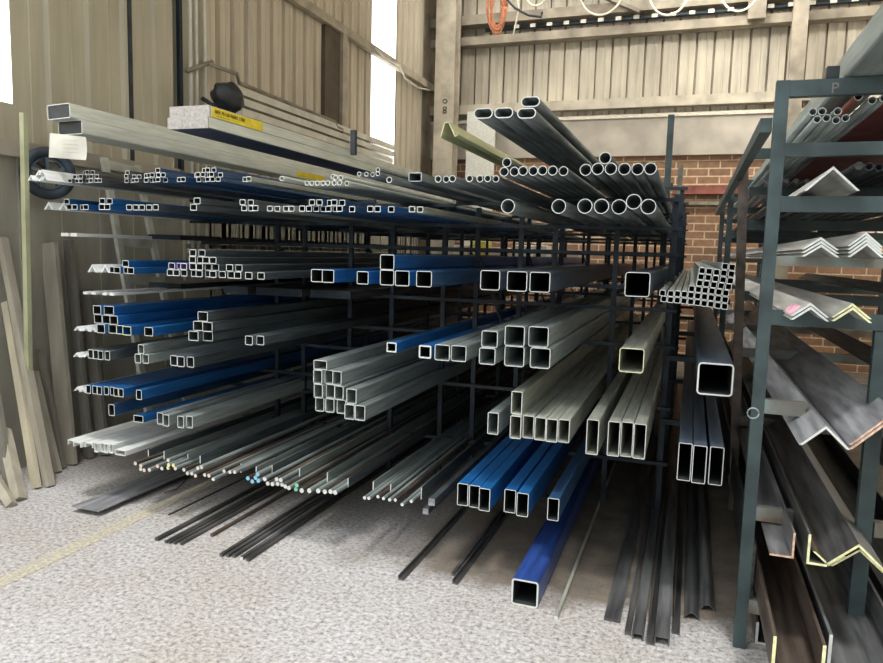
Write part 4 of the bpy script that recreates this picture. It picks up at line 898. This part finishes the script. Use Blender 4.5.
for k, (cx, cy, rx, ry) in enumerate(((537, -12, 12, 17), (602, -12, 22, 26), (670, -13, 20, 27), (741, -16, 19, 26))):
    o = MB().path(loop(cx, cy, rx, ry, 10.3, 180, 360), .014, 6).build('cream_hose', [M_hose], smooth=True)
    tag(o, ['short cream hose loop beside the orange cord', 'cream hose loop below roof, first past the short one', 'cream hose loop below roof above the tall slate-green post', 'cream hose loop below roof beside the square bracket'][k], 'hose', 'hose loops under the roof')
pts = [atY(x, y, 10.2) for x, y in ((505, -3), (515, 8), (528, 15), (541, 17), (542, 12))]
tag(MB().path(pts, .018, 6).build('black_cable', [M_blk], smooth=True), 'black cable drooping beside the orange cord', 'cable')
pts = [atX(x, y, XW + .15) for x, y in ((375, 48), (385, 58), (400, 66), (405, 78), (418, 88), (436, 91))]
tag(MB().path(pts, .012, 6).build('sagging_cable', [M_pvc], smooth=True), 'thin grey cable sagging over the wall girt by bright strip', 'cable')

def mesh_text(o):
    bpy.context.view_layer.update(); dg = bpy.context.evaluated_depsgraph_get()
    me = bpy.data.meshes.new_from_object(o.evaluated_get(dg)); m = bpy.data.objects.new(o.name, me); C.objects.link(m)
    m.parent = o.parent; m.location = o.location.copy(); m.rotation_euler = o.rotation_euler.copy(); nm = o.name; bpy.data.objects.remove(o); m.name = nm
# aluminium planks
def plank(x0, y0, x1, y1, Y, L, label, mt=M_alu, lab=False):
    A = atY(x0, y0, Y); B = atY(x1, y1, Y); w = B.x - A.x; h = A.z - B.z
    r = root('aluminium_plank', (A.x, Y, B.z)); tag(r, label, 'plank', 'aluminium planks')
    b = MB().box((0, .004, .005), (w, L, h - .001))
    b.build('deck', [M_alu], r)
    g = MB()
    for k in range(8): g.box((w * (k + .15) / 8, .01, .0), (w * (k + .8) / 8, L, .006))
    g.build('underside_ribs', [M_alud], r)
    MB().box((-.003, -.004, 0), (w + .003, .004, h)).build('end_cap', [M_capg], r)
    return r, w, h
r1, w1, h1 = plank(168.5, 118, 208, 128, 3.06, 6.0, 'aluminium plank under the yellow-labelled one on the rack')
r2, w2, h2 = plank(170.5, 107, 209.5, 117.2, 3.08, 6.0, 'aluminium plank with a yellow sticker, topmost of the pair')
MB().box((w2, .02, .006), (w2 + .003, .47, h2 - .004)).build('sticker', [M_yel], r2)
for txt, sz, z, y0 in (('BER PH 60-96001 1300', .027, h2 * .45, .04), ('------ ----- ---- -----', .015, h2 * .2, .05)):
    cu = bpy.data.curves.new('lettering', 'FONT'); cu.body = txt; cu.size = sz; cu.extrude = .0005; cu.materials.append(M_ink)
    o = bpy.data.objects.new('lettering', cu); C.objects.link(o); o.parent = r2; o.location = (w2 + .0045, y0, z); o.rotation_euler = (math.radians(90), 0, math.radians(90))
    mesh_text(o)
cu = bpy.data.curves.new('chalk_letter', 'FONT'); cu.body = 'P'; cu.size = .05; cu.extrude = .0005; cu.materials.append(M_greenw)
o = bpy.data.objects.new('chalk_letter', cu); C.objects.link(o); q = atY(830.5, 93, GY[0] - .033); 
fr = [x for x in bpy.data.objects if x.name == 'angle_rack'][0]
o.parent = fr; o.location = (q.x, -.033, q.z); o.rotation_euler = (math.radians(90), 0, 0); mesh_text(o)
# more flat aluminium lengths under the planks
for k, (x0, y0, x1, y1) in enumerate(((150, 130, 168, 139),)):
    A = atY(x0, y0, 3.5)
# paper sheet
A = atY(50, 133, 2.985); B = atY(86, 137, 2.985); Cc = atY(85, 160, 2.985); D = atY(49, 157.5, 2.985)
n = 8; v = []; f = []
for i in range(n + 1):
    for j in range(n + 1):
        u, w = i / n, j / n; pnt = (A * (1 - u) + B * u) * (1 - w) + (D * (1 - u) + Cc * u) * w
        v.append(pnt + Vector((0, -.012 * math.sin(w * 2.5) * math.sin(u * 5), 0)))
for i in range(n):
    for j in range(n): f.append((i * (n + 1) + j, (i + 1) * (n + 1) + j, (i + 1) * (n + 1) + j + 1, i * (n + 1) + j + 1))
o = new('paper_sheet', v, f, [M_paper]); md = o.modifiers.new('s', 'SOLIDIFY'); md.thickness = .001
tag(o, 'white paper sheet with faint writing hanging from the lower box section', 'paper')
g = MB()
for k in range(4):
    a = atY(63, 140 + k * 4, 2.96); b = atY(78, 141 + k * 4, 2.96); g.bar(a + Vector((0, 0, 0)), b, .002, .001)
g.build('faint_writing', [M_dust], o)

# lime purlin (hat-shaped channel)
P0 = [atY(x, y, 3.2) for x, y in ((440, 137), (444.5, 122), (449, 121.5), (455.5, 135.5), (458, 133.5))]
out = [(q.x, q.z) for q in P0]
inn = [(q.x * 1.0 + dx, q.z + dz) for q, (dx, dz) in zip(P0, ((.004, -.004), (.003, -.005), (-.003, -.005), (-.004, -.006), (.001, -.006)))]
b = MB().prism(out + inn[::-1], 3.2, 8.8, 0, 1); o = b.build('hat_purlin', [M_purlin, M_purlin]); tag(o, 'lime-tinted hat-shaped purlin sticking out beside the corner column', 'purlin')

# ---- leaning timber, wheel, ladder
def lean(name, cat, bx, by, tx, ty, wpx, t, mt, label, X=XW + .04, up=False, wtop=None):
    a = atZ(bx, by, .005); b = atX(tx, ty, X); s = scale(a)
    o = MB().bar(a, b, wpx / s, t, 0, Vector((1, 0, .001))).build(name, [mt]); return tag(o, label, cat, 'timber leaning on the window wall')
lean('timber_board', 'board', 69, 464, 49, 243, 18, .03, M_woodg, 'wide pale board leaning on the wall, top just below the white angles')
lean('timber_board', 'board', 89, 458, 68, 240, 9, .03, M_woodd, 'dark board leaning just beside the wide pale board')
lean('timber_board', 'board', 104, 455, 86, 290, 12, .03, M_woodd, 'dark wide board leaning behind the tube ends')
lean('timber_board', 'board', 36.5, 488, 6, 302, 8.5, .03, M_wood, 'pale pine board leaning with its top at half height')
lean('round_timber', 'pole', 49.5, 486, 2, 238, 7, .05, M_woodg, 'long rounded grey timber leaning from floor to mid wall')
lean('timber_board', 'board', 57.5, 472, 34, 372, 8, .03, M_woodg, 'short grey board leaning low between round timber and wide board')
lean('timber_board', 'board', 63, 468, 40, 350, 5, .03, M_woodd, 'narrow dark board leaning low against the wide board')
lean('timber_block', 'block', 20, 500, 4, 430, 9, .06, M_woodg, 'short thick grey block leaning low at the frame edge', X=XW + .2)
lean('timber_block', 'block', 12, 506, -10, 470, 8, .05, M_woodg, 'fallen grey block end lying low against the thick block', X=XW + .25)
lean('timber_board', 'board', 10, 494, -14, 330, 9, .03, M_woodd, 'dark board leaning behind the short thick block')
lean('long_pole', 'pole', 31, 478, 23.5, 113, 5.2, .03, M_pole, 'thin pale green pole leaning tall in front of the wheel', X=XW + .36)
# wheel
q = atX(48, 173.5, XW + .16); r = root('wheel', tuple(q)); tag(r, 'dark rubber wheel hanging on the wall behind the pale green pole', 'wheel')
s = scale(q); R_ = 26 / s
def torus(R, rr, n=36, k=12, sx=1):
    v = []; f = []
    for i in range(n):
        for j in range(k):
            a, b = 2 * math.pi * i / n, 2 * math.pi * j / k; v.append((rr * sx * math.sin(b), (R + rr * math.cos(b)) * math.cos(a), (R + rr * math.cos(b)) * math.sin(a)))
    for i in range(n):
        for j in range(k): f.append((i * k + j, i * k + (j + 1) % k, ((i + 1) % n) * k + (j + 1) % k, ((i + 1) % n) * k + j))
    return v, f
v, f = torus(R_ * .8, R_ * .2); new('tyre', v, f, [M_rub], parent=r, smooth=True)
v, f = torus(R_ * .58, R_ * .05); new('rim', v, f, [M_hub], parent=r, smooth=True)
g = MB(); g.path([(-.05, 0, 0), (.05, 0, 0)], R_ * .16, 16)
for k in range(5):
    t = k * 2 * math.pi / 5 + .4; g.bar((0, 0, 0), (0, R_ * .6 * math.cos(t), R_ * .6 * math.sin(t)), .04, .02, 0, Vector((1, 0, 0)))
g.build('hub', [M_hub], r)
r.rotation_euler = (0, 0, math.radians(-28))
o = MB().path([(XW, q.y + .02, q.z + .1), (q.x, q.y, q.z + .02)], .012, 8).build('wall_peg', [M_frame]); tag(o, 'dark peg on the wall holding the rubber wheel', 'peg')
# step ladder leaning at the wall
r = root('step_ladder', (0, 0, 0)); tag(r, 'pale aluminium ladder leaning on the wall behind the blue tube bundles', 'ladder')
LX = XW + .12
la, lb = atX(104, 158, LX), atX(137, 166, LX); fa, fb = Vector((LX + .45, la.y - .05, 0)), Vector((LX + .45, lb.y + .05, 0))
MB().bar(la, fa, .05, .03, 0, Vector((0, 1, 0))).build('rail', [M_ladder], r); MB().bar(lb, fb, .05, .03, 0, Vector((0, 1, 0))).build('rail', [M_ladder], r)
for k in range(8):
    t = .02 + k * .13; MB().bar(la.lerp(fa, t), lb.lerp(fb, t), .06, .025).build('rung', [M_ladder], r)

for k, (y, lab) in enumerate(((244, 'long white board on brackets along the window wall, upper one'), (252, 'long white board along the window wall, lower one'))):
    q = atX(262, y, XW + .06); o = MB().box((XW + .015, 5.0, q.z - .02), (XW + .05, 9.4, q.z + .02)).build('wall_board', [M_pvc]); tag(o, lab, 'board', 'white boards along the window wall')
# odds and ends seen between the levels, against the walls
def crate(x, y, Y, w, d, h, mt, label, name='carton', cat='carton', z=None, X=None):
    q = atY(x, y, Y) if X is None else Vector((X, Y, 0)); zz = z if z is not None else 0
    o = MB().box((-w / 2, 0, 0), (w / 2, d, h)).build(name, [mt]); o.location = (q.x, Y, zz)
    md = o.modifiers.new('b', 'BEVEL'); md.width = .01; return tag(o, label, cat)
# shelf bench with cartons near the back wall, seen over the fourth level
r = root('work_bench', (-2.2, 9.6, 0)); tag(r, 'pale long bench near the brick wall seen between rack levels', 'bench')
MB().box((-1.2, 0, 1.28), (1.1, .6, 1.33)).build('bench_top', [M_beige], r)
for x in (-1.15, 1.05):
    for y in (.03, .55): MB().box((x - .03, y - .03, 0), (x + .03, y + .03, 1.28)).build('leg', [M_beige], r)
for k, (x, w, h, mt, lab) in enumerate(((-3.15, .22, .28, M_carton, 'tan carton on the bench nearest the corner column'), (-2.88, .2, .34, M_yelp, 'yellow carton on the bench beside the tan one'), (-2.6, .25, .26, M_carton, 'small tan carton on the bench past the yellow one'), (-2.15, .5, .3, M_paper, 'white carton on the bench, widest'), (-1.6, .3, .25, M_carton, 'tan carton at the aisle end of the bench'))):
    crate(0, 0, 9.75, w, .35, h, mt, lab, z=1.331, X=x)
# cartons and bins beyond the angle rack
zs = [atY(850, y, 9.7).z for y in (243, 212, 184)]
rr = root('shelf_unit', (1.75, 9.7, 0)); tag(rr, 'dark shelf unit with coloured bins beyond the angle rack', 'shelf')
for z in zs: MB().box((-.94, -.1, z - .03), (1.14, .4, z)).build('shelf_board', [M_frame], rr)
for x in (-.92, 1.12):
    for y in (-.12, .42): MB().box((x - .02, y - .02, 0), (x + .02, y + .02, zs[-1])).build('leg', [M_frame], rr)
cols = [(M_carton, 'tan'), (M_cartonp, 'faded pink'), (M_teal, 'teal'), (M_paper, 'white'), (M_cartonp, 'pinkish'), (M_teal, 'green-blue'), (M_carton, 'brown'), (M_paper, 'cream')]
for lv, z in enumerate(zs):
    for k in range(8):
        mt, cn = cols[(k * 3 + lv) % 8]
        crate(0, 0, 9.64, .21, .3, .22 - .02 * (k % 3), mt, f'{cn} bin, {ORD[k]} along the {["lower", "middle", "upper"][lv]} shelf beyond the angle rack', 'storage_bin', 'bin', z=z + .001, X=.98 + k * .235)

# ------------------------------------------------------------------ light
w = bpy.data.worlds.new('world'); sc.world = w; w.use_nodes = True
nt = w.node_tree; bg = nt.nodes['Background']; tc = nt.nodes.new('ShaderNodeTexCoord'); sx = nt.nodes.new('ShaderNodeSeparateXYZ'); rp = nt.nodes.new('ShaderNodeValToRGB')
nt.links.new(tc.outputs['Generated'], sx.inputs[0]); nt.links.new(sx.outputs['Z'], rp.inputs[0]); nt.links.new(rp.outputs[0], bg.inputs[0])
rp.color_ramp.elements[0].position = 0; rp.color_ramp.elements[0].color = (.22, .24, .26, 1); rp.color_ramp.elements[1].position = .85; rp.color_ramp.elements[1].color = (.95, .98, 1, 1)
bg.inputs[1].default_value = 2.0
sl = bpy.data.lights.new('sun', 'SUN'); sl.energy = 2.3; sl.angle = math.radians(9); sl.color = (1, .96, .90)
so = bpy.data.objects.new('sun', sl); C.objects.link(so); so.rotation_euler = Vector((-.12, .30, -1)).to_track_quat('-Z', 'Y').to_euler()
def area(name, loc, rot, sx, sy, power, col=(1, .97, .9)):
    l = bpy.data.lights.new(name, 'AREA'); l.shape = 'RECTANGLE'; l.size = sx; l.size_y = sy; l.energy = power; l.color = col
    o = bpy.data.objects.new(name, l); C.objects.link(o); o.location = loc; o.rotation_euler = rot; return o
for loc, rot, sx_, sy_, pw in (((-.4, 7.6, ZC - .15), (math.radians(58), 0, 0), 6, .8, 95), ((-1.4, 6.8, ZC - .15), (0, math.radians(-62), 0), .8, 6, 560), ((-1.2, 10.3, ZC - .2), (0, 0, 0), 5, .4, 50)):
    o = area('fill_light', loc, rot, sx_, sy_, pw); o.data.spread = math.radians(110)  # unseen fill lamps added to brighten the back wall, left wall and bench
sc.view_settings.view_transform = 'Standard'; sc.view_settings.look = 'None'; sc.view_settings.gamma = 1; sc.view_settings.exposure = .12
